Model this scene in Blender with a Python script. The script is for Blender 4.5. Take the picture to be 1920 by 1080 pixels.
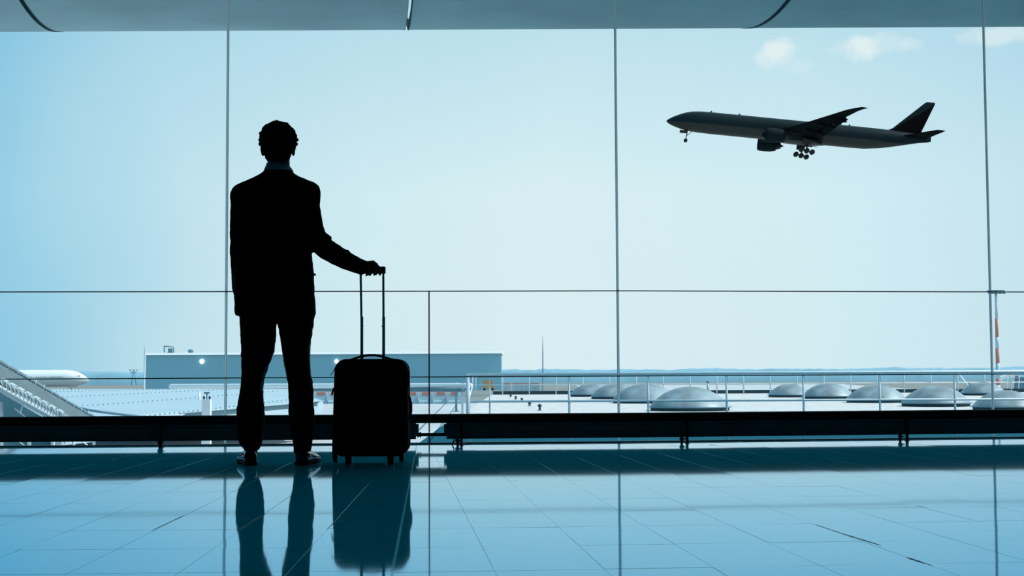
import bpy, bmesh, math, random
from mathutils import Vector, Matrix, noise
random.seed(7)
PI = math.pi
scene = bpy.context.scene
for o in list(bpy.data.objects): bpy.data.objects.remove(o)

# ------------------------------------------------------------------ camera
FPX = 2680.0
HGT = 0.463
PITCH = math.atan(162.2/FPX); ROLL = 0.005
Fw = Vector((0, math.cos(PITCH), math.sin(PITCH)))
r0 = Vector((1, 0, 0)); u0 = Vector((0, -math.sin(PITCH), math.cos(PITCH)))
Rt = math.cos(ROLL)*r0 - math.sin(ROLL)*u0
Up = math.sin(ROLL)*r0 + math.cos(ROLL)*u0
cam_d = bpy.data.cameras.new('camera'); cam = bpy.data.objects.new('camera', cam_d)
scene.collection.objects.link(cam)
cam_d.sensor_width = 36; cam_d.lens = FPX/1920*36
cam_d.clip_start = 0.05; cam_d.clip_end = 5000
M = Matrix((( Rt.x, Up.x, -Fw.x, 0), (Rt.y, Up.y, -Fw.y, 0), (Rt.z, Up.z, -Fw.z, HGT), (0, 0, 0, 1)))
cam.matrix_world = M
scene.camera = cam
CP = Vector((0, 0, HGT))

def ray(px, py):
    return Fw + (px-960)/FPX*Rt + (540-py)/FPX*Up
def at(px, py, Y):                     # a measured image point turned into a place Y metres ahead
    d = ray(px, py); return CP + d*(Y/d.y)
def onz(px, py, z):                    # the same, on a horizontal plane
    d = ray(px, py); return CP + d*((z-HGT)/d.z)
def proj(P):
    d = P-CP; w = d.dot(Fw)
    return 960+FPX*d.dot(Rt)/w, 540-FPX*d.dot(Up)/w

# ------------------------------------------------------------------ exposure, world, sun
vs = scene.view_settings
scene.display_settings.display_device = 'sRGB'
vs.view_transform = 'Standard'; vs.look = 'None'; vs.exposure = 0.0; vs.gamma = 1.0
vs.use_curve_mapping = False

def lin(r, g, b):
    f = lambda c: (c/255/12.92) if c/255 <= .04045 else ((c/255+.055)/1.055)**2.4
    return (f(r), f(g), f(b), 1)

w = bpy.data.worlds.new('sky'); scene.world = w; w.use_nodes = True
nt = w.node_tree; N = nt.nodes; L = nt.links; N.clear()
out = N.new('ShaderNodeOutputWorld'); bg = N.new('ShaderNodeBackground'); L.new(bg.outputs[0], out.inputs[0])
tc = N.new('ShaderNodeTexCoord'); sep = N.new('ShaderNodeSeparateXYZ'); L.new(tc.outputs['Generated'], sep.inputs[0])
def mth(op, a, b=None, c=None, clamp=False):
    m = N.new('ShaderNodeMath'); m.operation = op; m.use_clamp = clamp
    for i, v in enumerate((a, b, c)):
        if v is None: continue
        if isinstance(v, (int, float)): m.inputs[i].default_value = v
        else: L.new(v, m.inputs[i])
    return m.outputs[0]
nz = N.new('ShaderNodeTexNoise'); nz.inputs['Scale'].default_value = 2.6; nz.inputs['Detail'].default_value = 3
L.new(tc.outputs['Generated'], nz.inputs['Vector'])
nx = mth('MULTIPLY', mth('SUBTRACT', nz.outputs['Fac'], .5), .16)
az = mth('ADD', sep.outputs[0], nx)
mr = N.new('ShaderNodeMapRange'); mr.inputs[1].default_value = -.36; mr.inputs[2].default_value = .40
L.new(az, mr.inputs[0])
rp = N.new('ShaderNodeValToRGB'); L.new(mr.outputs[0], rp.inputs[0])
e = rp.color_ramp.elements; e[0].position = 0; e[0].color = lin(128, 195, 229); e[1].position = 1; e[1].color = lin(196, 229, 242)
for p_, c_ in ((.08, lin(160, 213, 235)), (.18, lin(198, 231, 242)), (.32, lin(213, 239, 245)), (.50, lin(221, 243, 247)), (.74, lin(216, 241, 247))):
    q = e.new(p_); q.color = c_
# a little paler towards the horizon
hz = N.new('ShaderNodeMapRange'); hz.inputs[1].default_value = 0; hz.inputs[2].default_value = .28
L.new(sep.outputs[2], hz.inputs[0])
hr = N.new('ShaderNodeValToRGB'); L.new(hz.outputs[0], hr.inputs[0])
he = hr.color_ramp.elements; he[0].position = 0; he[0].color = (1.0, .985, .985, 1); he[1].position = 1; he[1].color = (.66, .835, .92, 1)
q = he.new(.45); q.color = (1.0, 1.0, 1.0, 1)
mx = N.new('ShaderNodeMix'); mx.data_type = 'RGBA'; mx.blend_type = 'MULTIPLY'; mx.inputs[0].default_value = 1
L.new(rp.outputs[0], mx.inputs[6]); L.new(hr.outputs[0], mx.inputs[7])
# two small fair-weather clouds
nz2 = N.new('ShaderNodeTexNoise'); nz2.inputs['Scale'].default_value = 60; nz2.inputs['Detail'].default_value = 6
L.new(tc.outputs['Generated'], nz2.inputs['Vector'])
cur = mx.outputs[2]
for (cx, cy, sx, sy, am) in ((1457, 99, .0165, .0115, .95), (1604, 91, .017, .009, .8), (1655, 84, .024, .008, .45), (1885, 64, .03, .008, .6), (1475, 122, .02, .007, .25)):
    d = ray(cx, cy).normalized()
    a = mth('DIVIDE', mth('SUBTRACT', sep.outputs[0], d.x), sx); b = mth('DIVIDE', mth('SUBTRACT', sep.outputs[2], d.z), sy)
    r2 = mth('ADD', mth('MULTIPLY', a, a), mth('MULTIPLY', b, b))
    v = mth('SUBTRACT', mth('ADD', 1.0, mth('MULTIPLY', mth('SUBTRACT', nz2.outputs['Fac'], .5), 3.2)), r2, clamp=True)
    v = mth('MULTIPLY', mth('MULTIPLY', v, mth('GREATER_THAN', sep.outputs[1], 0)), am)
    m2 = N.new('ShaderNodeMix'); m2.data_type = 'RGBA'; L.new(v, m2.inputs[0]); L.new(cur, m2.inputs[6]); m2.inputs[7].default_value = lin(232, 245, 246)
    cur = m2.outputs[2]
L.new(cur, bg.inputs[0]); bg.inputs[1].default_value = 1.0

sd = bpy.data.lights.new('sun', 'SUN'); so = bpy.data.objects.new('sun', sd); scene.collection.objects.link(so)
sd.energy = 3.5; sd.angle = math.radians(.6); sd.color = (1, .98, .95)
so.rotation_euler = Vector((.68, -.03, .73)).to_track_quat('Z', 'Y').to_euler()

# ------------------------------------------------------------------ materials
def nodemat(name):
    m = bpy.data.materials.new(name); m.use_nodes = True
    return m, m.node_tree.nodes, m.node_tree.links
def mat(name, col, rough=.6, metal=0, var=.12, scale=6, spec=.5, bump=0, bscale=60, coat=0):
    m, n, l = nodemat(name); b = n['Principled BSDF']
    b.inputs['Roughness'].default_value = rough; b.inputs['Metallic'].default_value = metal
    b.inputs['Specular IOR Level'].default_value = spec; b.inputs['Coat Weight'].default_value = coat
    t = n.new('ShaderNodeTexCoord'); z = n.new('ShaderNodeTexNoise'); z.inputs['Scale'].default_value = scale; z.inputs['Detail'].default_value = 4
    l.new(t.outputs['Object'], z.inputs['Vector'])
    r = n.new('ShaderNodeValToRGB'); l.new(z.outputs['Fac'], r.inputs[0])
    r.color_ramp.elements[0].position = .3; r.color_ramp.elements[1].position = .7
    r.color_ramp.elements[0].color = tuple(c*(1-var) for c in col[:3])+(1,)
    r.color_ramp.elements[1].color = tuple(min(1, c*(1+var)) for c in col[:3])+(1,)
    l.new(r.outputs[0], b.inputs['Base Color'])
    if bump:
        z2 = n.new('ShaderNodeTexNoise'); z2.inputs['Scale'].default_value = bscale; z2.inputs['Detail'].default_value = 3
        l.new(t.outputs['Object'], z2.inputs['Vector'])
        bp = n.new('ShaderNodeBump'); bp.inputs['Strength'].default_value = bump; bp.inputs['Distance'].default_value = .01
        l.new(z2.outputs['Fac'], bp.inputs['Height']); l.new(bp.outputs[0], b.inputs['Normal'])
    return m
def tilemat(name='polished_floor_tile', c1=(.001, .33, .44, 1), c2=(.002, .46, .59, 1), gl=1.0):
    m, n, l = nodemat(name); n.remove(n['Principled BSDF'])
    o = n['Material Output']
    t = n.new('ShaderNodeTexCoord'); mp = n.new('ShaderNodeMapping'); mp.inputs['Scale'].default_value = (1.2, 14, 1)
    geo = n.new('ShaderNodeNewGeometry')
    l.new(geo.outputs['Position'], mp.inputs[0])
    z = n.new('ShaderNodeTexNoise'); z.inputs['Scale'].default_value = 2.2; z.inputs['Detail'].default_value = 5; l.new(mp.outputs[0], z.inputs['Vector'])
    r = n.new('ShaderNodeValToRGB'); l.new(z.outputs['Fac'], r.inputs[0])
    r.color_ramp.elements[0].position = .3; r.color_ramp.elements[1].position = .72
    r.color_ramp.elements[0].color = c1; r.color_ramp.elements[1].color = c2
    d = n.new('ShaderNodeBsdfDiffuse'); l.new(r.outputs[0], d.inputs[0])
    g = n.new('ShaderNodeBsdfGlossy')
    rr = n.new('ShaderNodeMapRange'); rr.inputs[3].default_value = .028; rr.inputs[4].default_value = .055; l.new(z.outputs['Fac'], rr.inputs[0])
    l.new(rr.outputs[0], g.inputs['Roughness'])
    # reflectance curve of the polished stone: strong and neutral at grazing angles, weak and teal from above
    dt = n.new('ShaderNodeVectorMath'); dt.operation = 'DOT_PRODUCT'; l.new(geo.outputs['Incoming'], dt.inputs[0]); l.new(geo.outputs['Normal'], dt.inputs[1])
    fr = n.new('ShaderNodeMapRange'); fr.inputs[1].default_value = 0; fr.inputs[2].default_value = .4; l.new(dt.outputs['Value'], fr.inputs[0])
    fc = n.new('ShaderNodeValToRGB'); l.new(fr.outputs[0], fc.inputs[0]); el = fc.color_ramp.elements
    el[0].position = 0; el[0].color = (.97, .98, .99, 1); el[1].position = 1; el[1].color = (.03, .08, .12, 1)
    for p_, c_ in ((.11, (.74, .80, .86, 1)), (.19, (.47, .65, .75, 1)), (.275, (.33, .56, .70, 1)), (.35, (.25, .48, .64, 1)), (.6, (.08, .18, .26, 1))):
        q = el.new(p_); q.color = c_
    for q in el: q.color = tuple(v*gl for v in q.color[:3])+(1,)
    l.new(fc.outputs[0], g.inputs['Color'])
    ms = n.new('ShaderNodeAddShader'); l.new(d.outputs[0], ms.inputs[0]); l.new(g.outputs[0], ms.inputs[1])
    l.new(ms.outputs[0], o.inputs[0]); return m
def glassmat():
    m, n, l = nodemat('window_glass'); n.remove(n['Principled BSDF']); o = n['Material Output']
    tr = n.new('ShaderNodeBsdfTransparent'); tr.inputs[0].default_value = (.985, .995, .998, 1)
    g = n.new('ShaderNodeBsdfGlossy'); g.inputs['Roughness'].default_value = 0; g.inputs['Color'].default_value = (.9, 1, 1, 1)
    fr = n.new('ShaderNodeFresnel'); fr.inputs[0].default_value = 1.3
    ms = n.new('ShaderNodeMixShader'); l.new(fr.outputs[0], ms.inputs[0]); l.new(tr.outputs[0], ms.inputs[1]); l.new(g.outputs[0], ms.inputs[2])
    l.new(ms.outputs[0], o.inputs[0]); return m
def ribmat(name, col, axis, freq, depth=.25, rough=.5):          # fine sheet-metal ribs too small to model
    m, n, l = nodemat(name); b = n['Principled BSDF']; b.inputs['Roughness'].default_value = rough
    t = n.new('ShaderNodeTexCoord'); wv = n.new('ShaderNodeTexWave'); wv.bands_direction = axis; wv.inputs['Scale'].default_value = freq
    l.new(t.outputs['Object'], wv.inputs['Vector'])
    r = n.new('ShaderNodeValToRGB'); l.new(wv.outputs['Fac'], r.inputs[0])
    r.color_ramp.elements[0].color = tuple(c*(1-depth) for c in col[:3])+(1,); r.color_ramp.elements[1].color = col[:3]+(1,)
    l.new(r.outputs[0], b.inputs['Base Color']); return m
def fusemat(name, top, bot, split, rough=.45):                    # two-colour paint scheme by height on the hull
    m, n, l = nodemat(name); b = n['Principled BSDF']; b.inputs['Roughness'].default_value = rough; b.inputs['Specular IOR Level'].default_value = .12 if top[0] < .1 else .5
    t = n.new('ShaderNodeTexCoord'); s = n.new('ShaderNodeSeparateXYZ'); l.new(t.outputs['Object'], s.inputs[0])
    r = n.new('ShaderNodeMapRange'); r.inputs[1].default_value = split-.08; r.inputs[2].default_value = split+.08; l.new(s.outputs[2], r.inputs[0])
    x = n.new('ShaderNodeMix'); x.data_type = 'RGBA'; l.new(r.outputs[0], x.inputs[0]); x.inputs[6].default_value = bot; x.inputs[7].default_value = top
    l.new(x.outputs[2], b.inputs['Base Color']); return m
def finmat(name, c1, c2):
    m, n, l = nodemat(name); b = n['Principled BSDF']; b.inputs['Roughness'].default_value = .6; b.inputs['Specular IOR Level'].default_value = .08
    t = n.new('ShaderNodeTexCoord'); s = n.new('ShaderNodeSeparateXYZ'); l.new(t.outputs['Object'], s.inputs[0])
    a = n.new('ShaderNodeMath'); a.operation = 'MULTIPLY_ADD'; a.inputs[1].default_value = .72; l.new(s.outputs[0], a.inputs[0]); l.new(s.outputs[2], a.inputs[2])
    g = n.new('ShaderNodeMath'); g.operation = 'GREATER_THAN'; g.inputs[1].default_value = -42.4; l.new(a.outputs[0], g.inputs[0])
    x = n.new('ShaderNodeMix'); x.data_type = 'RGBA'; l.new(g.outputs[0], x.inputs[0]); x.inputs[6].default_value = c2; x.inputs[7].default_value = c1
    l.new(x.outputs[2], b.inputs['Base Color']); return m

TILE = tilemat(); GLASS = glassmat()
GROUT = tilemat('polished_grout', (.10, .85, .95, 1), (.16, .92, .98, 1), .62)
DARKMETAL = mat('dark_frame_metal', (.006, .02, .028), .45, .3)
def silmat():                          # translucent structural silicone between the glass panes
    m, n, l = nodemat('translucent_silicone_joint'); n.remove(n['Principled BSDF'])
    d = n.new('ShaderNodeBsdfDiffuse'); d.inputs[0].default_value = (.4, .45, .46, 1)
    t = n.new('ShaderNodeBsdfTranslucent'); t.inputs[0].default_value = (.95, .98, .98, 1)
    z = n.new('ShaderNodeTexNoise'); z.inputs['Scale'].default_value = 3; z.inputs['Detail'].default_value = 5
    r = n.new('ShaderNodeMapRange'); r.inputs[3].default_value = .88; r.inputs[4].default_value = 1.0; l.new(z.outputs['Fac'], r.inputs[0])
    ms = n.new('ShaderNodeMixShader'); l.new(r.outputs[0], ms.inputs[0]); l.new(d.outputs[0], ms.inputs[1]); l.new(t.outputs[0], ms.inputs[2])
    l.new(ms.outputs[0], n['Material Output'].inputs[0]); return m
MULL = silmat()
BLACKTUBE = mat('black_rail_paint', (.002, .004, .007), .5)
CONV = mat('convector_sheet', (.12, .26, .29), .55, bump=.1)
WALLD = mat('dark_hall_wall', (.010, .022, .028), .8)
CEIL = mat('dark_hall_ceiling', (.010, .022, .028), .9)
SILL = mat('threshold_stone', (.10, .28, .36), .2)
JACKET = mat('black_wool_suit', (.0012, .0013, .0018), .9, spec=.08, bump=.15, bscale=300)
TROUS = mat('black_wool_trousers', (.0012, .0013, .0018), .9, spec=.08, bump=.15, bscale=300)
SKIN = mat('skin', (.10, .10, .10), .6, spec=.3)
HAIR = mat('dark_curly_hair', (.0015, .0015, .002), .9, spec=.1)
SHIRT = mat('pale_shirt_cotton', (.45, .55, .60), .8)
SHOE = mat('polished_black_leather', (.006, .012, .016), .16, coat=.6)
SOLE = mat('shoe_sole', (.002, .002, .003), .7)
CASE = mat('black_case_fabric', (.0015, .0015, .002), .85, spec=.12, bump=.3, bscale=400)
PIPING = mat('maroon_case_piping', (.035, .018, .022), .6)
CASEHW = mat('black_case_plastic', (.002, .002, .003), .45)
BADGE = mat('dark_metal_badge', (.05, .05, .06), .3, .8)
ALU = mat('grey_telescopic_tube', (.55, .80, .88), .4, .1)
WHITE = mat('white_paint', (.80, .84, .86), .55, var=.05)
RAILW = mat('pale_railing_paint', (.48, .60, .66), .45, var=.05)
GRAVEL = mat('pale_roof_gravel', (.62, .60, .58), .95, var=.16, scale=2.0, bump=1, bscale=5)
SHADEGRAVEL = mat('shadow_toned_gravel', (.008, .10, .14), 1, spec=.05, var=.5, scale=30, bump=.9, bscale=40)  # gravel with the shadow of the hall put into its colour
CONCR = mat('pale_concrete', (.52, .54, .55), .9, var=.14, scale=.7)
GRASS = mat('dry_airfield_grass', (.22, .235, .22), 1, var=.12, scale=.02)
FOREST = mat('hazy_blue_forest', (.22, .41, .50), 1, var=.15, scale=.03)  # distance haze is put into the base colour of both forest belts
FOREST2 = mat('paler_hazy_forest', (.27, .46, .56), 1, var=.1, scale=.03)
DOME = mat('weathered_skylight_dome', (.26, .33, .36), .5, .1, var=.4, scale=.9)
CURB = mat('dark_curb', (.012, .045, .06), .8)
HANG = ribmat('hangar_cladding', (.29, .56, .68), 'X', 1.4, .08)
VAULT = mat('pale_blue_roof_sheet', (.42, .54, .60), .5, var=.04, scale=.3)
STUD = mat('dark_stud', (.12, .25, .33), .7)
DUCTW = mat('white_duct_jacket', (.84, .86, .86), .5, var=.04)
CANOPY = mat('grey_canopy_sheet', (.12, .18, .21), .6, var=.15, scale=3)
CPIPE = mat('grey_blue_gutter_pipe', (.16, .28, .34), .45)
TRUSS = mat('pale_truss_steel', (.40, .52, .57), .5)
TEALW = mat('teal_facade_panel', (.10, .24, .29), .6, var=.25, scale=.8)
REDP = mat('faded_red_paint', (.55, .22, .17), .7)
ORANGE = mat('faded_orange_paint', (.62, .36, .16), .7)
BARR = mat('pale_blue_barrier_plastic', (.34, .50, .58), .6)
STEELBLUE = mat('blue_grey_machinery', (.10, .22, .28), .5)
SOFFIT = mat('grey_canopy_underside', (.52, .70, .73), .7, var=.12, scale=1.1, bump=.1, bscale=9)
JOINT = mat('dark_joint_edge', (.03, .13, .17), .7)
RUBBER = mat('tyre_rubber', (.004, .005, .006), .8)
PSPOT, _n, _l = nodemat('glowing_white'); _n['Principled BSDF'].inputs['Emission Color'].default_value = (1, 1, .97, 1); _n['Principled BSDF'].inputs['Emission Strength'].default_value = 1.6

# ------------------------------------------------------------------ mesh builder
class MB:
    def __init__(s): s.v = []; s.f = []; s.sm = []
    def add(s, vs, fs, smooth=False):
        o = len(s.v); s.v += [Vector(x) for x in vs]; s.f += [tuple(i+o for i in f) for f in fs]; s.sm += [smooth]*len(fs); return s
    def box(s, c, d, rz=0):
        hx, hy, hz = d[0]/2, d[1]/2, d[2]/2; R = Matrix.Rotation(rz, 3, 'Z'); c = Vector(c)
        P = [c+R@Vector((x*hx, y*hy, z*hz)) for x in (-1, 1) for y in (-1, 1) for z in (-1, 1)]
        return s.add(P, [(0, 1, 3, 2), (4, 6, 7, 5), (0, 4, 5, 1), (2, 3, 7, 6), (0, 2, 6, 4), (1, 5, 7, 3)])
    def loft(s, rings, smooth=True, cap=True, closed=False):
        n = len(rings[0]); V = [p for r in rings for p in r]; Fc = []
        m = len(rings)
        for i in range(m if closed else m-1):
            for j in range(n):
                a = i*n+j; b = i*n+(j+1) % n; i2 = (i+1) % m; c = i2*n+(j+1) % n; d = i2*n+j
                Fc.append((a, b, c, d))
        s.add(V, Fc, smooth)
        if cap and not closed:
            o = len(s.v)-len(V)
            s.f.append(tuple(o+j for j in reversed(range(n)))); s.f.append(tuple(o+(m-1)*n+j for j in range(n))); s.sm += [False, False]
        return s
    def tube(s, pts, rad, ns=10, smooth=True, flat=1, rounded=False, upv=None):
        pts = [Vector(p) for p in pts]
        if isinstance(rad, (int, float)): rad = [rad]*len(pts)
        rad = list(rad)
        if rounded:
            a, b = pts[0], pts[-1]; da = (pts[0]-pts[1]).normalized(); db = (pts[-1]-pts[-2]).normalized()
            ra, rb = rad[0], rad[-1]
            pts = [a+da*ra*.98, a+da*ra*.8, a+da*ra*.45]+pts+[b+db*rb*.45, b+db*rb*.8, b+db*rb*.98]
            rad = [ra*.2, ra*.6, ra*.89]+rad+[rb*.89, rb*.6, rb*.2]
        rings = []; prev = None
        for i, p in enumerate(pts):
            t = (pts[min(i+1, len(pts)-1)]-pts[max(i-1, 0)]).normalized()
            if prev is None:
                up = Vector(upv) if upv else (Vector((0, 0, 1)) if abs(t.z) < .9 else Vector((0, 1, 0)))
                a = t.cross(up).normalized()
            else: a = (prev - t*prev.dot(t)).normalized()
            prev = a; b = a.cross(t)
            rings.append([p+rad[i]*(math.cos(2*PI*k/ns)*a+flat*math.sin(2*PI*k/ns)*b) for k in range(ns)])
        return s.loft(rings, smooth)
    def ell(s, c, r, nu=12, nv=8, R=None):
        c = Vector(c); rings = []
        for i in range(nv+1):
            th = PI*(i+.0)/nv; th = min(max(th, .04), PI-.04)
            ring = []
            for k in range(nu):
                ph = 2*PI*k/nu; p = Vector((r[0]*math.sin(th)*math.cos(ph), r[1]*math.sin(th)*math.sin(ph), -r[2]*math.cos(th)))
                ring.append(c+(R@p if R else p))
            rings.append(ring)
        return s.loft(rings)
    def revolve(s, axis0, axisdir, prof, ns=16, cap=True, smooth=True):      # prof: (distance along axis, radius)
        t = Vector(axisdir).normalized(); up = Vector((0, 0, 1)) if abs(t.z) < .9 else Vector((1, 0, 0))
        a = t.cross(up).normalized(); b = a.cross(t); o = Vector(axis0)
        return s.loft([[o+t*x+r*(math.cos(2*PI*k/ns)*a+math.sin(2*PI*k/ns)*b) for k in range(ns)] for x, r in prof], smooth, cap)
    def prism(s, poly, z0, z1, bev=0, smooth=False):          # poly: XY points
        if bev:
            c = sum((Vector((p[0], p[1])) for p in poly), Vector((0, 0)))/len(poly)
            ins = [Vector((p[0], p[1]))+(c-Vector((p[0], p[1]))).normalized()*bev for p in poly]
            rings = [[(p[0], p[1], z0) for p in poly], [(p[0], p[1], z1-bev*.5) for p in poly], [(p[0], p[1], z1) for p in ins]]
        else: rings = [[(p[0], p[1], z0) for p in poly], [(p[0], p[1], z1) for p in poly]]
        return s.loft([[Vector(q) for q in r] for r in rings], smooth)
    def mesh(s, name, m):
        me = bpy.data.meshes.new(name); me.from_pydata([tuple(v) for v in s.v], [], s.f); me.update()
        bm = bmesh.new(); bm.from_mesh(me); bmesh.ops.recalc_face_normals(bm, faces=bm.faces); bm.to_mesh(me); bm.free()
        me.polygons.foreach_set('use_smooth', s.sm[:len(me.polygons)]); me.materials.append(m); return me
    def build(s, name, m, parent=None, loc=None):
        me = s.mesh(name, m); o = bpy.data.objects.new(name, me); scene.collection.objects.link(o)
        if loc is not None: o.location = loc
        if parent: o.parent = parent
        return o

def tag(o, label=None, cat=None, group=None, kind=None):
    if label: o['label'] = label
    if cat: o['category'] = cat
    if group: o['group'] = group
    if kind: o['kind'] = kind
    return o
def empty(name, loc=(0, 0, 0), rz=0):
    o = bpy.data.objects.new(name, None); scene.collection.objects.link(o); o.location = loc; o.rotation_euler = (0, 0, rz); o.empty_display_size = .2
    return o
def centre(root, loc):                # keep children in place when the root empty is moved to the thing's base
    root.location = loc
    for c in root.children: c.location = Vector(c.location)-Vector(loc)
    return root
def kids(o): return [c for c in bpy.data.objects if c.parent == o]
def copy_tree(o, parent=None):
    c = o.copy(); scene.collection.objects.link(c); c.parent = parent
    for k in kids(o): copy_tree(k, c)
    return c
def fuse(mb, name, m, vox, parent=None, disp=None, smooth=2):      # overlapping closed shapes -> one continuous surface
    me = mb.mesh('tmp', m); o = bpy.data.objects.new('tmp', me); scene.collection.objects.link(o)
    md = o.modifiers.new('r', 'REMESH'); md.mode = 'VOXEL'; md.voxel_size = vox; md.use_smooth_shade = True
    if smooth:
        sm = o.modifiers.new('s', 'SMOOTH'); sm.iterations = smooth; sm.factor = .5
    dg = bpy.context.evaluated_depsgraph_get(); me2 = bpy.data.meshes.new_from_object(o.evaluated_get(dg))
    bpy.data.objects.remove(o)
    if disp:
        nn = [v.normal.copy() for v in me2.vertices]
        for v, n_ in zip(me2.vertices, nn): v.co += n_*disp(v.co)
    me2.name = name; me2.materials.clear(); me2.materials.append(m)
    me2.polygons.foreach_set('use_smooth', [True]*len(me2.polygons))
    r = bpy.data.objects.new(name, me2); scene.collection.objects.link(r)
    if parent: r.parent = parent
    return r
def clip(poly, p, n):                  # keep the side where (x-p).n >= 0
    o = []
    for i in range(len(poly)):
        a = Vector(poly[i]); b = Vector(poly[(i+1) % len(poly)]); da = (a-p).dot(n); db = (b-p).dot(n)
        if da >= 0: o.append(a)
        if da*db < 0: o.append(a+(b-a)*(da/(da-db)))
    return o

# ------------------------------------------------------------------ facade line (plan), measured at the mullions
def base_at(px, py, z=0): p = onz(px, py, z); return Vector((p.x, p.y))
V = [base_at(422, 835.2), base_at(1161, 829.6), base_at(1864, 821.6)]
def ext(a, b, n, turn):               # continue the gently faceted facade
    o = [a, b]
    for i in range(n):
        d = o[-1]-o[-2]; c, s_ = math.cos(turn), math.sin(turn); o.append(o[-1]+Vector((d.x*c-d.y*s_, d.x*s_+d.y*c)))
    return o[2:]
left = ext(V[1], V[0], 4, math.radians(.3)); right = ext(V[1], V[2], 3, math.radians(.5))
FV = list(reversed(left))+V+right
def facY(x, off=0):
    for a, b in zip(FV, FV[1:]):
        if a.x <= x <= b.x or b is FV[-1]: break
    if x < FV[0].x: a, b = FV[0], FV[1]
    return a.y+(b.y-a.y)*(x-a.x)/(b.x-a.x)+off

XL, XR = FV[0].x, FV[-1].x
# ------------------------------------------------------------------ room shell
ZC = 7.5
TILE_Y1 = 10.3
fl = MB(); fl.prism([(XL, -7), (XR, -7)]+[(v.x, v.y+.02) for v in reversed(FV)], -.12, -.0003)
floor = fl.build('floor', GROUT); tag(floor, kind='structure', label='glossy teal stone tile floor of the departure hall')
ce = MB(); ce.prism([(XL, -7), (XR, -7), (XR, 10.75), (XL, 10.1)], ZC, ZC+.3); tag(ce.build('ceiling', CEIL), kind='structure', label='dark hall ceiling above the window wall')
tag(MB().box(((XL+XR)/2, -7.1, ZC/2), (XR-XL, .2, ZC)).build('wall_back', WALLD), kind='structure', label='dark rear wall of the hall behind the viewer')
tag(MB().box((XL-.1, 1.45, ZC/2), (.2, 17, ZC)).build('wall_left', WALLD), kind='structure', label='dark left end wall of the hall')
tag(MB().box((XR+.1, 1.8, ZC/2), (.2, 17.6, ZC)).build('wall_right', WALLD), kind='structure', label='dark right end wall of the hall')

# floor tiles: two fields meeting at an expansion joint
J0 = base_at(781, 836); JD = (base_at(763, 930)-J0).normalized()*-1; JN = Vector((JD.y, -JD.x))      # JN points to the right
def vp(px): return ray(px, 703).normalized()
def field(side):
    vpx = 877 if side < 0 else 738
    d = vp(vpx); D = Vector((d.x, d.y)).normalized(); W = Vector((D.y, -D.x))
    ref = base_at(706, 891) if side < 0 else base_at(834.7, 891)
    row = base_at(500, 890.8) if side < 0 else base_at(900, 888.3)
    w_ = .2592*.9995 if side < 0 else .2627*.9966; l_ = .474
    tiles = []
    r_off = (row-ref).dot(D)
    for i in range(-44, 48):
        for j in range(-24, 12):
            o = ref+W*(w_*i)+D*(r_off+l_*j)
            g = .0006
            P = [o+W*g+D*g, o+W*(w_-g)+D*g, o+W*(w_-g)+D*(l_-g), o+W*g+D*(l_-g)]
            c = (P[0]+P[2])/2
            if c.y < -3.5 or c.x < XL+.2 or c.x > XR-.2: continue
            P = clip(P, J0+JN*side*.0035, JN*side)
            if len(P) < 3: continue
            for a, b in zip(FV, FV[1:]):
                n_ = Vector((b.y-a.y, a.x-b.x)).normalized()
                if min(p.x for p in P) < b.x and max(p.x for p in P) > a.x: P = clip(P, a+n_*.055, n_)
                if len(P) < 3: break
            if len(P) < 3: continue
            A = .5*abs(sum(P[k].x*P[(k+1) % len(P)].y-P[(k+1) % len(P)].x*P[k].y for k in range(len(P))))
            if A < .0008: continue
            tiles.append((P, c, D))
    return tiles
alltiles = field(-1)+field(1)
vis = []; rest = []
for t in alltiles:
    c = sum(t[0], Vector((0, 0)))/len(t[0]); x, y = proj(Vector((c.x, c.y, 0)))
    (vis if (-30 < x < 1950 and y < 1092) else rest).append((c.length, t))
vis.sort(key=lambda q: q[0])
rest += vis[296:]; vis = vis[:296]
shared = {}
for _, (P, c, D) in vis:
    cc = sum(P, Vector((0, 0)))/len(P)
    Q = [p-cc for p in P]
    key = tuple(round(k, 3) for q in Q for k in q)
    if key not in shared: shared[key] = MB().prism(Q, -.012, 0, .0007).mesh('tile', TILE)
    o = bpy.data.objects.new('tile', shared[key]); scene.collection.objects.link(o); o.parent = floor
    o.location = (cc.x, cc.y, random.uniform(0, .0002)); o.rotation_euler = (random.gauss(0, .00045), random.gauss(0, .0009), 0)
mb = MB()
for _, (P, c, D) in rest: mb.prism(P, -.012, 0, .0007)
tag(mb.build('tile_field', TILE, floor), kind='stuff')
a = J0+JD*.6-JN*.0; b_ = J0-JD*12.5
js = MB()
for s_ in (-1, 1):
    n_ = JN*.0022*s_; t_ = JN*.0006
    js.prism([J0-JD*.06+n_-t_, J0-JD*.06+n_+t_, b_+n_+t_, b_+n_-t_], -.01, .0004)
js.build('expansion_joint_strip', GROUT, floor)
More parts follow.
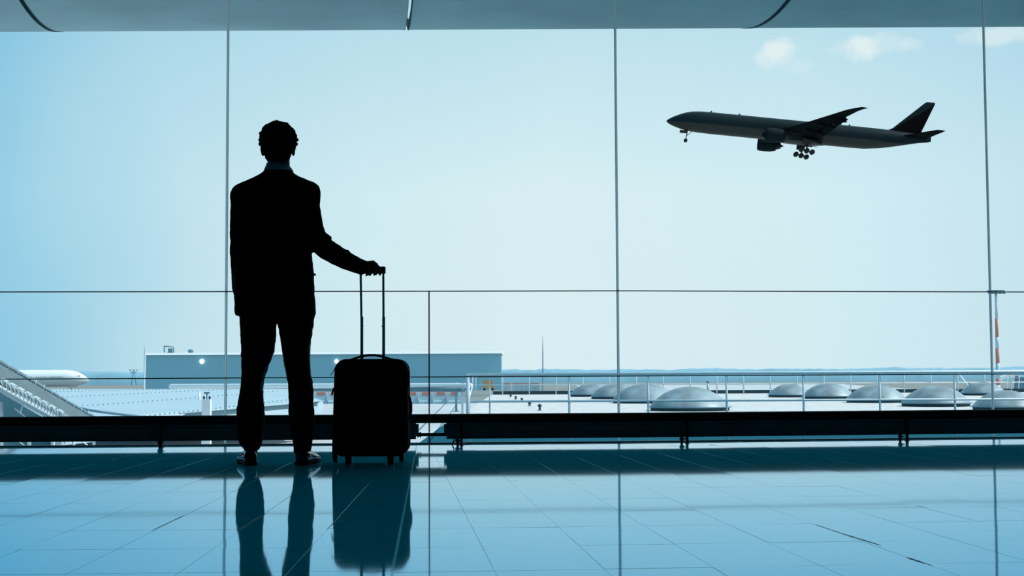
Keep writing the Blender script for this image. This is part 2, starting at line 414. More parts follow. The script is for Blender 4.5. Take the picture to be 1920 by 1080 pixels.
# worn, dirty stretches of tile joint near the camera
WORN = mat('dirty_joint', (.02, .10, .13), .6)
for (p1, p2, w0) in (((1530, 984), (1578, 1000), .0016), ((1574, 999), (1652, 1023), .0032), ((1700, 1045), (1748, 1061), .0034), ((285, 995), (345, 966.5), .0022), ((446, 993), (499, 963), .0030), ((613, 993), (640, 966), .0024)):
    a_ = onz(*p1, 0); c_ = onz(*p2, 0); d_ = (c_-a_).normalized(); n_ = Vector((d_.y, -d_.x, 0)); k_ = 9
    L1 = []; L2 = []
    for i in range(k_+1):
        p_ = a_.lerp(c_, i/k_); ww = w0*(.35+abs(noise.noise(p_*30))*2.2)*(1 if 0 < i < k_ else .1); L1.append(p_+n_*ww); L2.append(p_-n_*ww)
    MB().loft([[u1+Vector((0, 0, .0001)), u2+Vector((0, 0, .0001)), u2+Vector((0, 0, .0007)), u1+Vector((0, 0, .0007))] for u1, u2 in zip(L1, L2)], False).build('worn_joint', WORN, floor)
# stone threshold along the glass
sl = MB()
for a, b in zip(FV, FV[1:]):
    n_ = Vector((b.y-a.y, a.x-b.x)).normalized()
    sl.prism([a+n_*.052, b+n_*.052, b+n_*.018, a+n_*.018], -.01, .002)
tag(sl.build('trim_1', SILL), kind='structure', label='pale stone threshold running along the foot of the glass')

# window wall: one window per bay, panes and bars as parts
ZG = ZC
for k, (a, b) in enumerate(zip(FV, FV[1:])):
    u = (b-a).normalized(); ang = math.atan2(u.y, u.x); Ln = (b-a).length
    win = empty('window_%d' % (k+1), (a.x, a.y, 0), ang)
    tag(win, kind='structure', label='tall frameless glazing bay of the hall front')
    MB().loft([[(-.009, .007, z_), (-.005, -.004, z_), (.005, -.004, z_), (.009, .007, z_)] for z_ in (0, ZG)], False).build('mullion', MULL, win)
    m = MB().box((Ln/2, 0, .004), (Ln, .036, .010)); m.build('bottom_bar', DARKMETAL, win)
    m = MB().box((Ln/2, 0, .4490), (Ln, .012, .0068)); m.build('lower_bar', DARKMETAL, win)
    m = MB().box((Ln/2, 0, 1.0285), (Ln, .012, .0068)); m.build('middle_bar', DARKMETAL, win)
    z = [(.009, .4455, 0, Ln), (.4525, 1.025, 0, Ln), (1.032, ZG, 0, Ln)]
    if k == 4:
        xs = (Vector((base_at(804, 833).x, 0)).x-a.x)/u.x
        MB().box((xs, 0, .515), (.0085, .014, 1.02)).build('middle_mullion', DARKMETAL, win)
        z = [(.009, .4455, 0, xs), (.009, .4455, xs, Ln), (.4525, 1.025, 0, xs), (.4525, 1.025, xs, Ln), (1.032, ZG, 0, Ln)]
    for z0, z1, x0, x1 in z:
        MB().box(((x0+x1)/2, 0, (z0+z1)/2), (x1-x0-.010, .006, z1-z0)).build('pane', GLASS, win)

# ------------------------------------------------------------------ canopy edge outside the glass (curved underside in panels)
al = math.atan((702.2-49.5)/FPX*1.0)
DB = 12.0; SL = .056; Rr = 3.5
root = empty('roof_edge_canopy', (0, 0, 0))
tag(root, 'curved grey roof edge canopy outside above the window wall', 'canopy')
def arc_pt(x, phi, inner=0):
    D = DB+SL*x; zt = HGT+D*math.tan(math.radians(13.72)); a_ = math.radians(13.72)
    s_ = Rr*math.sin(phi); h_ = Rr*(1-math.cos(phi))+inner
    return Vector((x+.10*(s_*math.cos(a_)+h_*math.sin(a_)), D-s_*math.cos(a_)-h_*math.sin(a_), zt-s_*math.sin(a_)+h_*math.cos(a_)))
def beam_x(px, py=50):
    d = ray(px, py); t = DB/(d.y-SL*d.x); return d.x*t
jx = [beam_x(110, 42), beam_x(762, 48), beam_x(1400, 52)]
st = (jx[2]-jx[0])/2
js_ = [jx[0]-3*st, jx[0]-2*st, jx[0]-st]+jx+[jx[2]+st, jx[2]+2*st, jx[2]+3*st]
phis = [math.radians(v) for v in [-24+2.2*q for q in range(26)]]
for x0, x1 in zip(js_, js_[1:]):
    rings = []
    for x in (x0+.014, x1-.014):
        rings.append([arc_pt(x, p_) for p_ in phis]+[arc_pt(x, p_, .07) for p_ in reversed(phis)])
    mb = MB(); mb.loft(rings, False)
    o = mb.build('soffit_panel', SOFFIT, root)
    for x in (x0+.0155, x1-.0155):
        e_ = MB(); e_.loft([[arc_pt(x-.0015, p_, -.004) for p_ in phis]+[arc_pt(x-.0015, p_, .09) for p_ in reversed(phis)],
                 [arc_pt(x+.0015, p_, -.004) for p_ in phis]+[arc_pt(x+.0015, p_, .09) for p_ in reversed(phis)]], False)
        e_.build('panel_edge', JOINT, o)
for x in js_[:-1]: MB().tube([(x+st/2, facY(max(XL+.1, min(XR-.1, x+st/2)))+.03, 5.1), (x+st/2, 11.2+SL*x, 3.72)], .03, 8).build('bracket', SOFFIT, root)

# ------------------------------------------------------------------ low barrier rail and convector heaters along the glass
def offline(off, x0, x1, step=.6):
    xs = [x0]+[v.x for v in FV if x0 < v.x < x1]+[x1]; return [(x, facY(x)-off) for x in xs]
rail = empty('barrier_rail'); tag(rail, 'low black tubular barrier rail along the foot of the window wall', 'rail')
RZ = .176; RO = .212
MB().tube([(x, y, RZ) for x, y in offline(RO, XL+.3, XR-.3)], .0305, 16).build('rail_tube', BLACKTUBE, rail)
def foot(px, py=840): return base_at(px, py)
postx = [onz(298, 840, 0).x, onz(864.5, 836, 0).x, onz(1296, 834, 0).x, onz(1711, 828, 0).x]
postx = [postx[0]-3.8, postx[0]-1.9, *postx, postx[3]+1.7, postx[3]+3.4]
for x in postx:
    MB().box((x, facY(x)-RO, .085), (.016, .02, .175)).box((x, facY(x)-RO, .003), (.03, .03, .004)).build('post', BLACKTUBE, rail)
gap0, gap1 = onz(777.5, 836, 0).x, onz(836, 836, 0).x
for nm, x0, x1, lab in (('l', XL+.4, gap0, 'long dark low convector heater under the rail, left of the gap'), ('r', gap1, XR-.4, 'long dark low convector heater under the rail, right of the gap')):
    cv = empty('convector_heater'); tag(cv, lab, 'heater', 'convector heaters under the rail')
    line = offline(.14, x0, x1)
    rings = []
    for i, (x, y) in enumerate(line):
        rings.append([Vector((x, y-.035, .040)), Vector((x, y-.035, .180)), Vector((x, y-.028, .1855)), Vector((x, y+.028, .1855)), Vector((x, y+.035, .180)), Vector((x, y+.035, .040))])
    MB().loft(rings, False).build('casing', CONV, cv)
    rings = [[Vector((x, y-.038, .124)), Vector((x, y-.038, .126)), Vector((x, y-.034, .126)), Vector((x, y-.034, .124))] for x, y in line]
    MB().loft(rings, False).build('casing_seam', BLACKTUBE, cv)
    # notched end with inlet collar
    xe = gap0 if nm == 'l' else gap1; s_ = 1 if nm == 'l' else -1; ye = facY(xe)-.14
    MB().box((xe+s_*.008, ye, .099), (.02, .05, .080)).build('end_cap', CONV, cv)
    xs = [p_-.028 for p_ in postx if x0 < p_ < x1]
    for x in xs:
        y = facY(x)-.14
        vb = MB().tube([(x, y, .0), (x, y, .055)], .009, 10).tube([(x, y, .018), (x, y, .036)], .015, 10).box((x+.012, y-.004, .027), (.035, .008, .008))
        vb.build('valve', BLACKTUBE, cv)
pc = empty('heater_link_pipe'); tag(pc, 'short black pipe with valve bridging the gap between the heaters', 'pipe')
yg = facY(gap0)-.14
MB().tube([(gap0-.02, yg, .068), (gap1+.02, yg, .068)], .0115, 12).build('pipe', BLACKTUBE, pc)
MB().revolve((gap0+.008, yg, .068), (1, 0, 0), [(0, .012), (.002, .019), (.008, .019), (.010, .014), (.018, .014), (.020, .019), (.026, .019), (.028, .012), (.036, .011)], 8, smooth=False).build('valve_nut', BLACKTUBE, pc)
cb = MB().tube([(postx[3]-.05+0*1, facY(postx[3])-.14, .05), (postx[3]-.058, facY(postx[3])-.14, .02), (postx[3]-.065, facY(postx[3])-.15, .004)], .003, 6)
cb.tube([(postx[3]-.03, facY(postx[3])-.14, .05), (postx[3]-.045, facY(postx[3])-.14, .03), (postx[3]-.062, facY(postx[3])-.15, .006)], .003, 6)
tag(cb.build('loose_cable', BLACKTUBE), 'thin black cable loop hanging from the right heater beside a rail post', 'cable')

# ------------------------------------------------------------------ the traveller
MY = 7.49
def hring(y, xl, xr, b, Y=MY, n=2.3, k=28, yc=0):
    a_ = at(xl, y, Y); c_ = at(xr, y, Y); hw = (c_.x-a_.x)/2; cx = (c_.x+a_.x)/2; z = (a_.z+c_.z)/2; R_ = []
    for i in range(k):
        t = 2*PI*i/k; ct, st_ = math.cos(t), math.sin(t)
        R_.append(Vector((cx+hw*math.copysign(abs(ct)**(2/n), ct), Y+yc+b*math.copysign(abs(st_)**(2/n), st_), z)))
    return R_
person = empty('person')
tag(person, 'man in a black suit standing with his back turned, right hand on a suitcase handle', 'person')
# jacket
j = MB()
tor = [(318, 499, 544, .062, .0), (322, 493, 549, .070, 0), (327, 487, 555, .082, 0), (333, 477, 565, .094, 0), (339, 463, 580, .100, .0), (344, 450, 592, .098, 0), (348, 441, 597.5, .096, 0), (354, 435, 599.5, .098, 0),
       (362, 432.5, 600.5, .105, 0), (375, 431.5, 601, .115, 0), (395, 434, 600, .128, 0), (420, 440, 597, .130, 0), (450, 445, 586, .128, 0), (474, 443, 584.5, .124, 0), (500, 441, 587, .124, 0), (520, 440, 588.5, .126, 0), (545, 440, 589, .130, 0), (570, 440, 591, .134, 0), (588, 441, 592.5, .138, 0), (592, 443, 591, .136, 0)]
j.loft([hring(y, l_, r_, b, yc=c_) for y, l_, r_, b, c_ in tor])
P = lambda x, y, dy=0: at(x, y, MY+dy)
# left arm: hangs, forearm a little forward, hand in the trouser pocket
j.tube([P(454, 368), P(453, 380), P(453, 410), P(452, 440), P(452, 470, .0), P(454, 500, .02), P(456, 530, .06), P(459, 560, .10), P(461, 580, .12)], [.046, .056, .062, .060, .058, .058, .060, .055, .052], 16, rounded=True, upv=(0, 1, 0))
# right arm: out to the suitcase handle
j.tube([P(578, 366), P(581, 385), P(582, 405), P(586, 430), P(594, 451, .02), P(610, 466, .05), P(630, 478, .08), P(650, 489, .11), P(668, 497, .14), P(683, 503, .165)],
       [.048, .054, .057, .060, .060, .056, .053, .049, .045, .042], 16, rounded=False, upv=(0, 1, 0))
for x, y, dy, r_ in ((616.5, 446.5, .03, .0165), (610, 444, .02, .022), (623, 456, .05, .016), (634, 466, .06, .022), (628, 463, .05, .02), (651, 473, .09, .017)):
    j.ell(P(x, y, dy), (r_, r_*1.6, r_*.8), 10, 8)
def wr(p):
    return .0032*noise.noise(Vector((p.x*9, p.y*9, p.z*22)))+.002*noise.noise(p*38)
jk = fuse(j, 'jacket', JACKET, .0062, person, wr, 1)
tag(jk, 'black suit jacket')
v_ = MB().loft([[P(519.5+dx, 545, -.1385-dy) for dx, dy in ((-.5, 0), (.5, 0), (.5, -.006), (-.5, -.006))], [P(519.5+dx, 590, -.1395-dy) for dx, dy in ((-.8, 0), (.8, 0), (.8, -.006), (-.8, -.006))]], False)
v_.build('vent_slit', SOLE, jk)
# pocket flap standing off on the right side
MB().box(P(588.6, 514, 0), (.006, .11, .010)).build('pocket_flap', JACKET, jk)
# trousers
t = MB()
t.loft([hring(y, l_, r_, b) for y, l_, r_, b in ((560, 446, 587, .118), (585, 447, 589, .118), (596, 450, 590, .116), (603, 455, 584, .11), (606, 465, 573, .05))])
ll = [(585, 449, 519, .10, .0), (605, 450, 517, .098, 0), (620, 451, 517.5, .096, 0), (640, 452, 516.5, .094, 0), (660, 452.5, 513, .092, 0), (680, 453, 506, .088, .0), (700, 453, 497.5, .085, .01), (715, 452, 493.5, .08, .01), (730, 450.5, 492.5, .078, .01),
      (745, 448, 494, .078, 0), (765, 445.5, 496, .080, -.01), (785, 444, 497, .084, -.01), (805, 444.5, 495.5, .088, -.01), (820, 446.5, 493, .090, 0), (832, 450, 490, .088, .01), (841, 455, 486, .082, .02), (845, 458, 483, .07, .02)]
rl = [(585, 519, 591, .10, 0), (605, 521, 588.5, .098, 0), (620, 523.5, 586, .096, 0), (640, 526.5, 583, .094, 0), (660, 529.5, 581, .090, 0), (680, 533, 580.5, .086, 0), (700, 536.5, 582, .083, .01), (720, 540, 585, .08, .01),
      (740, 541, 588, .078, .0), (755, 541.5, 587, .078, 0), (775, 542, 589.5, .080, -.01), (795, 544, 590.5, .084, -.01), (812, 547, 588.5, .088, -.01), (826, 549.5, 585.5, .090, 0), (840, 551, 583.5, .088, .01), (849, 551, 579, .08, .015)]
for lg in (ll, rl): t.loft([hring(y, l_, r_, b, yc=c_, n=2.15) for y, l_, r_, b, c_ in lg])
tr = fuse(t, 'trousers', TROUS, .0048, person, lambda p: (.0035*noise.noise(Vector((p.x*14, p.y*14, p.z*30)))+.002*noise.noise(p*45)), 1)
tag(tr, 'black suit trousers')
# body: one continuous figure, mostly inside the clothes
b = MB()
b.ell(P(521.5, 268, .01), (.078, .098, .112), 20, 14)                       # skull
b.ell(P(521.5, 290, .035), (.062, .075, .072), 18, 12)                      # jaw
b.ell(P(521.5, 309, .095), (.026, .022, .02), 12, 8)                       # chin
b.ell(P(521.5, 279, .118), (.013, .022, .024), 10, 8)                      # nose
b.ell(P(521.5, 293, .108), (.024, .010, .006), 10, 6); b.ell(P(521.5, 297, .107), (.022, .010, .007), 10, 6)   # lips
for s_ in (-1, 1):
    b.ell(P(521.5+s_*11, 268, .092), (.014, .012, .011), 10, 8)            # eyes
    b.ell(P(521.5+s_*11, 263, .098), (.018, .010, .006), 10, 6)            # brows
    R_ = Matrix.Rotation(s_*.35, 3, 'Z')
    b.ell(P(521.5+s_*29.0, 279, .005), (.009, .020, .032), 10, 10, R_)        # ears
    b.ell(P(521.5+s_*28.5, 287, .008), (.009, .013, .017), 10, 8, R_)
b.tube([P(522, 285, -.01), P(522.5, 300, -.004), P(522.5, 312, -.004), P(522, 330, 0)], [.056, .058, .059, .075], 18, upv=(0, 1, 0))
b.loft([hring(y, l_, r_, q) for y, l_, r_, q in ((322, 500, 544, .05), (340, 475, 568, .075), (352, 456, 586, .09), (400, 456, 582, .11), (470, 460, 576, .10), (540, 455, 580, .105), (585, 457, 582, .09), (598, 470, 570, .05))])
b.tube([P(458, 370), P(458, 420), P(459, 468), P(461, 515, .05), P(464, 552, .11)], [.045, .043, .037, .032, .024], 12, upv=(0, 1, 0))
b.ell(P(466, 572, .13), (.020, .035, .05), 12, 10)
for q in range(4):
    fx = P(461+q*.5, 585, .11+q*.018)
    b.tube([fx, fx+Vector((0, .006, -.035)), fx+Vector((.004, .01, -.06))], [.009, .0085, .007], 8, rounded=True)
b.tube([P(469, 566, .15), P(471, 580, .175), P(472, 590, .18)], [.011, .010, .008], 8, rounded=True)
b.tube([P(576, 370), P(582, 415), P(592, 452, .02), P(640, 486, .10), P(676, 501.5, .152), P(688, 504, .170)], [.046, .042, .038, .031, .026, .024], 14, upv=(0, 1, 0))
for lg, fx in ((ll, 1), (rl, -1)):
    b.tube([at((l_+r_)/2, y, MY) for y, l_, r_, q_, c_ in lg[1::2]]+[at((lg[-1][1]+lg[-1][2])/2, 858, MY+.01)], [.08, .078, .07, .06, .055, .05, .045, .035, .033][:len(lg[1::2])+1], 12, upv=(0, 1, 0))
for (x, y, yw) in ((470.5, 866, -.31), (563.5, 868, .12)):
    c_ = at(x, y, MY+.02); d_ = Vector((math.sin(abs(yw))*(1 if yw > 0 else -1), math.cos(yw), 0))
    b.tube([Vector((c_.x, c_.y, .04))+d_*0, Vector((c_.x, c_.y, .042))+d_*.08, Vector((c_.x, c_.y, .035))+d_*.18, Vector((c_.x, c_.y, .028))+d_*.23], [.026, .028, .026, .018], 10, flat=.8)
# right hand on the grip: back of the hand above, fingers curled over the bar
HY = MY+.18
b.tube([at(683, 502.5, HY-.01), at(690, 499.5, HY), at(698, 499, HY), at(705, 503, HY)], [.025, .030, .033, .026], 14, flat=.75, upv=(0, 1, 0))
HB = (MB())
hand_f = [((704.5, 496.5), (711.0, 503), (713.6, 509.5), (712.0, 514.8), -.028, .0088), ((698.5, 496), (703.5, 503), (704.0, 510), (701.8, 515), -.040, .0090), ((692, 497.5), (696, 505), (695.5, 511.5), (693.5, 515.6), -.046, .0086), ((686.5, 500), (689.5, 507), (688.8, 512.5), (686.8, 516.4), -.046, .0076)]
for p1, p2, p3, p4, dy, r_ in hand_f:
    b.tube([at(*p1, HY-.004), at(*p2, HY+dy*.75), at(*p3, HY+dy), at(*p4, HY+dy*.7)], [r_*1.25, r_*1.1, r_, r_*.82], 10, rounded=True)
b.tube([at(690, 502, HY+.028), at(699, 508, HY+.040), at(705, 513.5, HY+.032)], [.013, .0105, .0085], 10, rounded=True)
body = fuse(b, 'body', SKIN, .0040, person, None, 1)
# hair: curly mass
h = MB(); rnd = random.Random(5)
hc = P(521.5, 264, -.002); h.ell(hc, (.083, .104, .096), 18, 12)
cnt = 0
while cnt < 330:
    d_ = Vector((rnd.gauss(0, 1), rnd.gauss(0, 1), rnd.gauss(0, 1))).normalized()
    p_ = hc+Vector((d_.x*.087, d_.y*.107, d_.z*.094))
    zrel = p_.z-hc.z
    if d_.y > .25 and zrel < .035: continue
    if zrel < -.055: continue
    r_ = rnd.uniform(.008, .0165)*(1.0 if zrel < .06 else .9)
    k_ = 1.0
    p_ = hc+(p_-hc)*rnd.uniform(.97, 1.035)
    h.ell(p_, (r_, r_, r_*rnd.uniform(.7, 1.1)), 8, 6); cnt += 1
h.loft([hring(y, l_, r_, q, n=2, yc=-.022) for y, l_, r_, q in ((262, 489, 554, .085), (278, 492.5, 552, .086), (288, 495.5, 548, .078), (297, 499, 545, .062), (304, 503, 541, .050))])
for x, y in ((507, 234), (513, 232.5), (534, 232), (538, 233), (545, 242), (552, 252), (489.5, 250), (488, 262), (489, 270), (495, 242), (556, 262), (554.5, 270)):
    h.ell(P(x, y, rnd.uniform(-.02, .03)), (.012, .015, .010), 8, 6)
fuse(h, 'hair', HAIR, .0038, body, lambda p: .0035*noise.noise(p*130)+.002*noise.noise(p*330), 0)
# shirt collar
c_ = MB()
rings = []
for y, l_, r_, q in ((306.5, 500.0, 540.5, .0635), (312, 498.5, 543.5, .065), (316, 496.5, 547, .069), (321, 494.5, 550, .074)):
    rings.append(hring(y, l_, r_, q, n=2.1))
inner = [hring(y, l_+2, r_-2, q-.006, n=2.1) for y, l_, r_, q in ((321, 494.5, 550, .072), (306.5, 500.0, 541.5, .0635))]
c_.loft(rings+inner, True, cap=False, closed=True)
c_.build('shirt_collar', SHIRT, person)
# shoes
def shoe(x, y, yw):
    base = at(x, y, MY-.06+.0)
    root = MB(); secs = [(-.004, .020, .018, .060), (.004, .029, .012, .076), (.035, .035, .012, .084), (.08, .034, .012, .086), (.12, .036, .012, .080), (.155, .042, .012, .068), (.20, .047, .012, .056), (.24, .045, .012, .047), (.275, .034, .012, .038), (.292, .018, .014, .030)]
    rings = []
    for X_, hw, zb, zt in secs:
        rr = []
        for k in range(16):
            t_ = 2*PI*k/16; c1, s1 = math.cos(t_), math.sin(t_)
            zz = zb+(zt-zb)*(.38+.62*s1 if s1 > 0 else .38+.38*math.copysign(abs(s1)**.5, s1))
            rr.append(Vector((hw*math.copysign(abs(c1)**.8, c1), X_, zz)))
        rings.append(rr)
    root.loft(rings)
    o = root.build('shoe', SHOE, person); o.location = (base.x, base.y, 0); o.rotation_euler = (0, 0, -yw)
    outl = lambda g: [(-(hw+g), X_) for X_, hw, _, _ in secs]+[((hw+g), X_) for X_, hw, _, _ in reversed(secs)]
    s1 = MB(); s1.prism(outl(.004), .008, .018); s1.prism([p for p in outl(.002) if p[1] < .075], .0, .010); s1.prism([p for p in outl(.002) if p[1] > .12], .0, .009)
    s1.build('sole', SOLE, o)
    lc = MB()
    for i, X_ in enumerate((.105, .125, .145, .163)):
        zt = .084-.0*(X_) - max(0, X_-.10)*.24
        lc.tube([(-.018, X_, zt-.004), (-.008, X_+.003, zt+.004), (.008, X_-.003, zt+.004), (.018, X_, zt-.004)], .002, 6)
    for s_ in (-1, 1):
        lc.tube([(0, .10, .089), (s_*.018, .098, .104), (s_*.030, .096, .098), (s_*.026, .10, .086), (0, .102, .088)], .0018, 6)
    lc.build('lace', SOLE, o)
    tc_ = MB()
    tc_.tube([(math.cos(k*PI/8)*.0455, .205+math.sin(k*PI/8)*.012, .020+math.sin(k*PI/8)*.037) for k in range(9)], .0014, 6)
    tc_.build('toe_cap_seam', SOLE, o)
    return o
shoe(471, 868, -.31); shoe(563.5, 870, .12)
centre(person, (at(521, 870, MY).x, MY, 0))

# ------------------------------------------------------------------ suitcase
SY = 7.47
case = empty('suitcase')
tag(case, 'black upright wheeled suitcase with extended telescopic handle beside the man', 'suitcase')
def rr_ring(Y, ins, k=8):
    pts = []
    tl, trr, br, bl = (628, 673.5), (762, 674.5), (763.5, 857), (623.5, 853)
    ref = SY
    A = [at(*q, ref) for q in (tl, trr, br, bl)]
    cx = sum(p.x for p in A)/4; cz = sum(p.z for p in A)/4
    xl_t, xr_t, zt = A[0].x+ins, A[1].x-ins, (A[0].z+A[1].z)/2-ins
    xl_b, xr_b, zb = A[3].x+ins, A[2].x-ins, (A[2].z+A[3].z)/2+ins
    r = .058-ins*.5
    def corner(x, z, sx, sz, a0):
        for i in range(k+1):
            t_ = a0+i*PI/2/k; pts.append(Vector((x-sx*r+r*math.cos(t_), Y, z-sz*r+r*math.sin(t_))))
    corner(xr_t, zt, 1, 1, 0); corner(xl_t, zt, -1, 1, PI/2)
    corner(xl_b, zb, -1, -1, PI); corner(xr_b, zb, 1, -1, PI*1.5)
    # a faint outward bulge at mid height
    zm = (zt+zb)/2; hh = (zt-zb)/2
    for p_ in pts: p_.x += (.004 if p_.x > cx else -.004)*(1-((p_.z-zm)/hh)**2)
    return pts
cb = MB().loft([rr_ring(SY-.012, .05), rr_ring(SY-.006, .016), rr_ring(SY+.004, .004), rr_ring(SY+.014, .0), rr_ring(SY+.10, 0), rr_ring(SY+.19, 0), rr_ring(SY+.20, .004), rr_ring(SY+.208, .03)])
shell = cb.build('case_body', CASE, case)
def ringtube(Y, ins, rad):
    R0 = rr_ring(Y, ins); n_ = len(R0); m = MB(); rings = []
    cx = sum((p.x for p in R0))/n_; cz = sum((p.z for p in R0))/n_
    for p_ in R0:
        nrm = Vector((p_.x-cx, 0, p_.z-cz)).normalized()
        rings.append([p_+rad*(math.cos(q*PI/3)*nrm+math.sin(q*PI/3)*Vector((0, 1, 0))) for q in range(6)])
    return m.loft(rings, True, closed=True)
for Y in (SY+.014, SY+.19): ringtube(Y, -.0005, .0028).build('piping', PIPING, case)
ringtube(SY+.055, 0, .0022).build('zip', CASEHW, case)
ringtube(SY-.004, .03, .0018).build('pocket_zip', CASEHW, case)
def P2(x, y, dy=0): return at(x, y, SY+dy)
z = MB().tube([P2(629, 688, .02), P2(626.5, 693, .02), P2(620.5, 703.5, .02)], .0022, 6); z.build('zip_pull', CASEHW, case)
z = MB().tube([P2(626, 727, .0), P2(624.5, 732, .0), P2(622, 741, .0)], [.004, .005, .004], 6); z.build('zip_pull', CASEHW, case)
z = MB().tube([P2(634, 728, -.016), P2(630, 734, -.016), P2(629, 741, -.016)], .0018, 6); z.build('zip_pull', BADGE, case)
MB().box(P2(690, 731, -.0125), (.05, .004, .006)).build('badge', BADGE, case)
lk = MB().box(P2(766.5, 710.5, .06), (.012, .045, .083)); lk.build('combination_lock', CASEHW, case)
hd = MB().tube([P2(765, 741, .09), P2(768, 746, .09), P2(770.4, 757, .09), P2(770.4, 772, .09), P2(768, 784, .09), P2(765, 790, .09)], [.007, .007, .008, .008, .007, .007], 8, upv=(0, 1, 0)); hd.build('side_handle', CASEHW, case)
th = MB().tube([P2(655, 675, .1), P2(664, 672.3, .1), P2(676, 668.6, .1), P2(690, 666, .1), P2(704, 666, .1), P2(718, 668.8, .1), P2(730, 672.5, .1), P2(740, 674.5, .1)], [.005, .006, .0062, .0065, .0065, .0062, .006, .005], 8, upv=(0, 1, 0)); th.build('carry_handle', CASEHW, case)
HYc = SY+.20-.008
HY2 = MY+.18
# telescopic poles
for xb, xt in ((679.3, 676.2), (719.6, 718.7)):
    a_ = at(xb, 690, HYc); b_ = at(xt+(xb-xt)*.45, 594, HYc)
    pl = MB().box((a_+b_)/2, (.0150, .010, (b_-a_).length)); o = pl.build('pole', ALU, case)
    c2 = at(xt, 505, HYc)
    MB().loft([[Vector((p_.x+dx, p_.y+dy, p_.z)) for dx, dy in ((-.0058, -.004), (.0058, -.004), (.0058, .004), (-.0058, .004))] for p_ in (b_, c2)], False).build('inner_pole', ALU, o)
    s_ = 1 if xb < 700 else -1
    MB().box(b_+Vector((s_*.009, 0, -.050)), (.005, .005, .005)).build('lock_button', CASEHW, o)
g = MB(); ga, gb = at(675, 506.5, HYc), at(722.8, 507.3, HYc)
g.loft([[Vector((x, HYc+dy*w_, (ga.z+gb.z)/2+dz*w_)) for dy, dz in ((-.012, -.018), (.012, -.018), (.015, -.008), (.014, .012), (.009, .020), (-.009, .020), (-.014, .012), (-.015, -.008))] for x, w_ in ((ga.x-.001, .8), (ga.x+.003, 1), (gb.x-.004, 1), (gb.x, .8))], True)
g.build('grip', CASEHW, case)
for x, y, Y, hw in ((654.5, 870.3, 7.455, .0165), (733, 870.0, 7.455, .0165)):
    p_ = onz(x, y, 0)
    ft = MB().box((p_.x, SY+.02, .046), (hw*2, .03, .092)); o = ft.build('foot', CASEHW, case); MB().box((p_.x, SY+.02, .003), (hw*1.6, .026, .006)).build('rubber_pad', RUBBER, o)
for x, y in ((636.5, 863), (757.5, 862.5)):
    p_ = onz(x, y, 0); yy = SY+.20
    hs = MB().box((p_.x, yy-.01, .070), (.026, .05, .060)); o = hs.build('wheel_housing', CASEHW, case)
    MB().revolve((p_.x-.012, yy, .028), (1, 0, 0), [(0, .018), (.002, .027), (.022, .027), (.024, .018)], 20).build('wheel', RUBBER, o)
centre(case, (at(693, 868, SY).x, SY+.1, 0))

# ------------------------------------------------------------------ outdoors: ground, deck, roofs
GZ = -5.5; DZ = -1.0
tag(MB().prism([(-900, 104), (900, 104), (900, 2600), (-900, 2600)], GZ-.5, GZ).build('airfield_ground', GRASS), kind='structure', label='flat pale airfield ground reaching to the forest')
tag(MB().prism([(8, 130), (95, 130), (175, 760), (34, 760)], GZ, GZ+.02).build('apron_pavement', CONCR), kind='structure', label='pale concrete apron')
ex = onz(872, 775, DZ).x
tag(MB().prism([(-60, 11.2), (60, 11.2), (60, 104), (ex+.4, 104), (ex, 74), (-60, 74)], DZ-.6, DZ).build('roof_deck', CONCR), kind='structure', label='pale flat roof deck outside the window wall')
tag(MB().prism([(ex-.1, 45), (60, 45), (60, 103.6), (ex+.3, 103.6)], DZ, DZ+.012).build('gravel_roof', GRAVEL), kind='structure', label='pale gravel roof with skylight domes')
tag(MB().prism([(ex-.2, 12), (60, 12), (60, 44.6), (ex-.2, 44.6)], DZ, DZ+.012).build('shadow_toned_strip', SHADEGRAVEL), kind='structure', label='gravel strip coloured dark for the hall shadow, between hall and gravel roof')  # dark colour stands for the hall's shadow on the near roof
tag(MB().box(((ex+.4+60)/2, 103.8, DZ+.12), (60-ex-.4, .4, .28)).build('roof_edge_curb', CURB), kind='structure', label='dark curb along the far edge of the gravel roof')
# forest belt and far ridge
def belt(name, Y, zmax, m, seed, amp, lab, x0=-700, x1=700, step=2.5, dpt=60):
    mb = MB(); n = int((x1-x0)/step); fr, bk, b0 = [], [], []
    V_ = []; F_ = []
    for i in range(n+1):
        x = x0+i*step
        h_ = zmax+amp*(noise.noise(Vector((x*.02, seed, 0)))+.6*noise.noise(Vector((x*.11, seed, 3)))+.6*noise.noise(Vector((x*.45, seed, 5)))+.5*max(0, noise.noise(Vector((x*.09, seed, 9)))-.15)*4*max(0, noise.noise(Vector((x*.6, seed, 4)))))
        V_ += [(x, Y, GZ), (x, Y+3, h_*.7+GZ*.3), (x, Y+8, h_), (x, Y+dpt, h_*.9), (x, Y+dpt+5, GZ)]
    for i in range(n):
        for k in range(4): F_.append((i*5+k, i*5+5+k, i*5+6+k, i*5+1+k))
    mb.add(V_, F_, True); o = mb.build(name, m); tag(o, lab, 'forest', kind='stuff'); return o
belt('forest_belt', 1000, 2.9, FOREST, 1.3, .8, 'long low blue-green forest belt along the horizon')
belt('forest_belt', 1600, 5.6, FOREST2, 7.7, 1.5, 'paler forest ridge behind the near forest belt', -1100, 1100, 5)

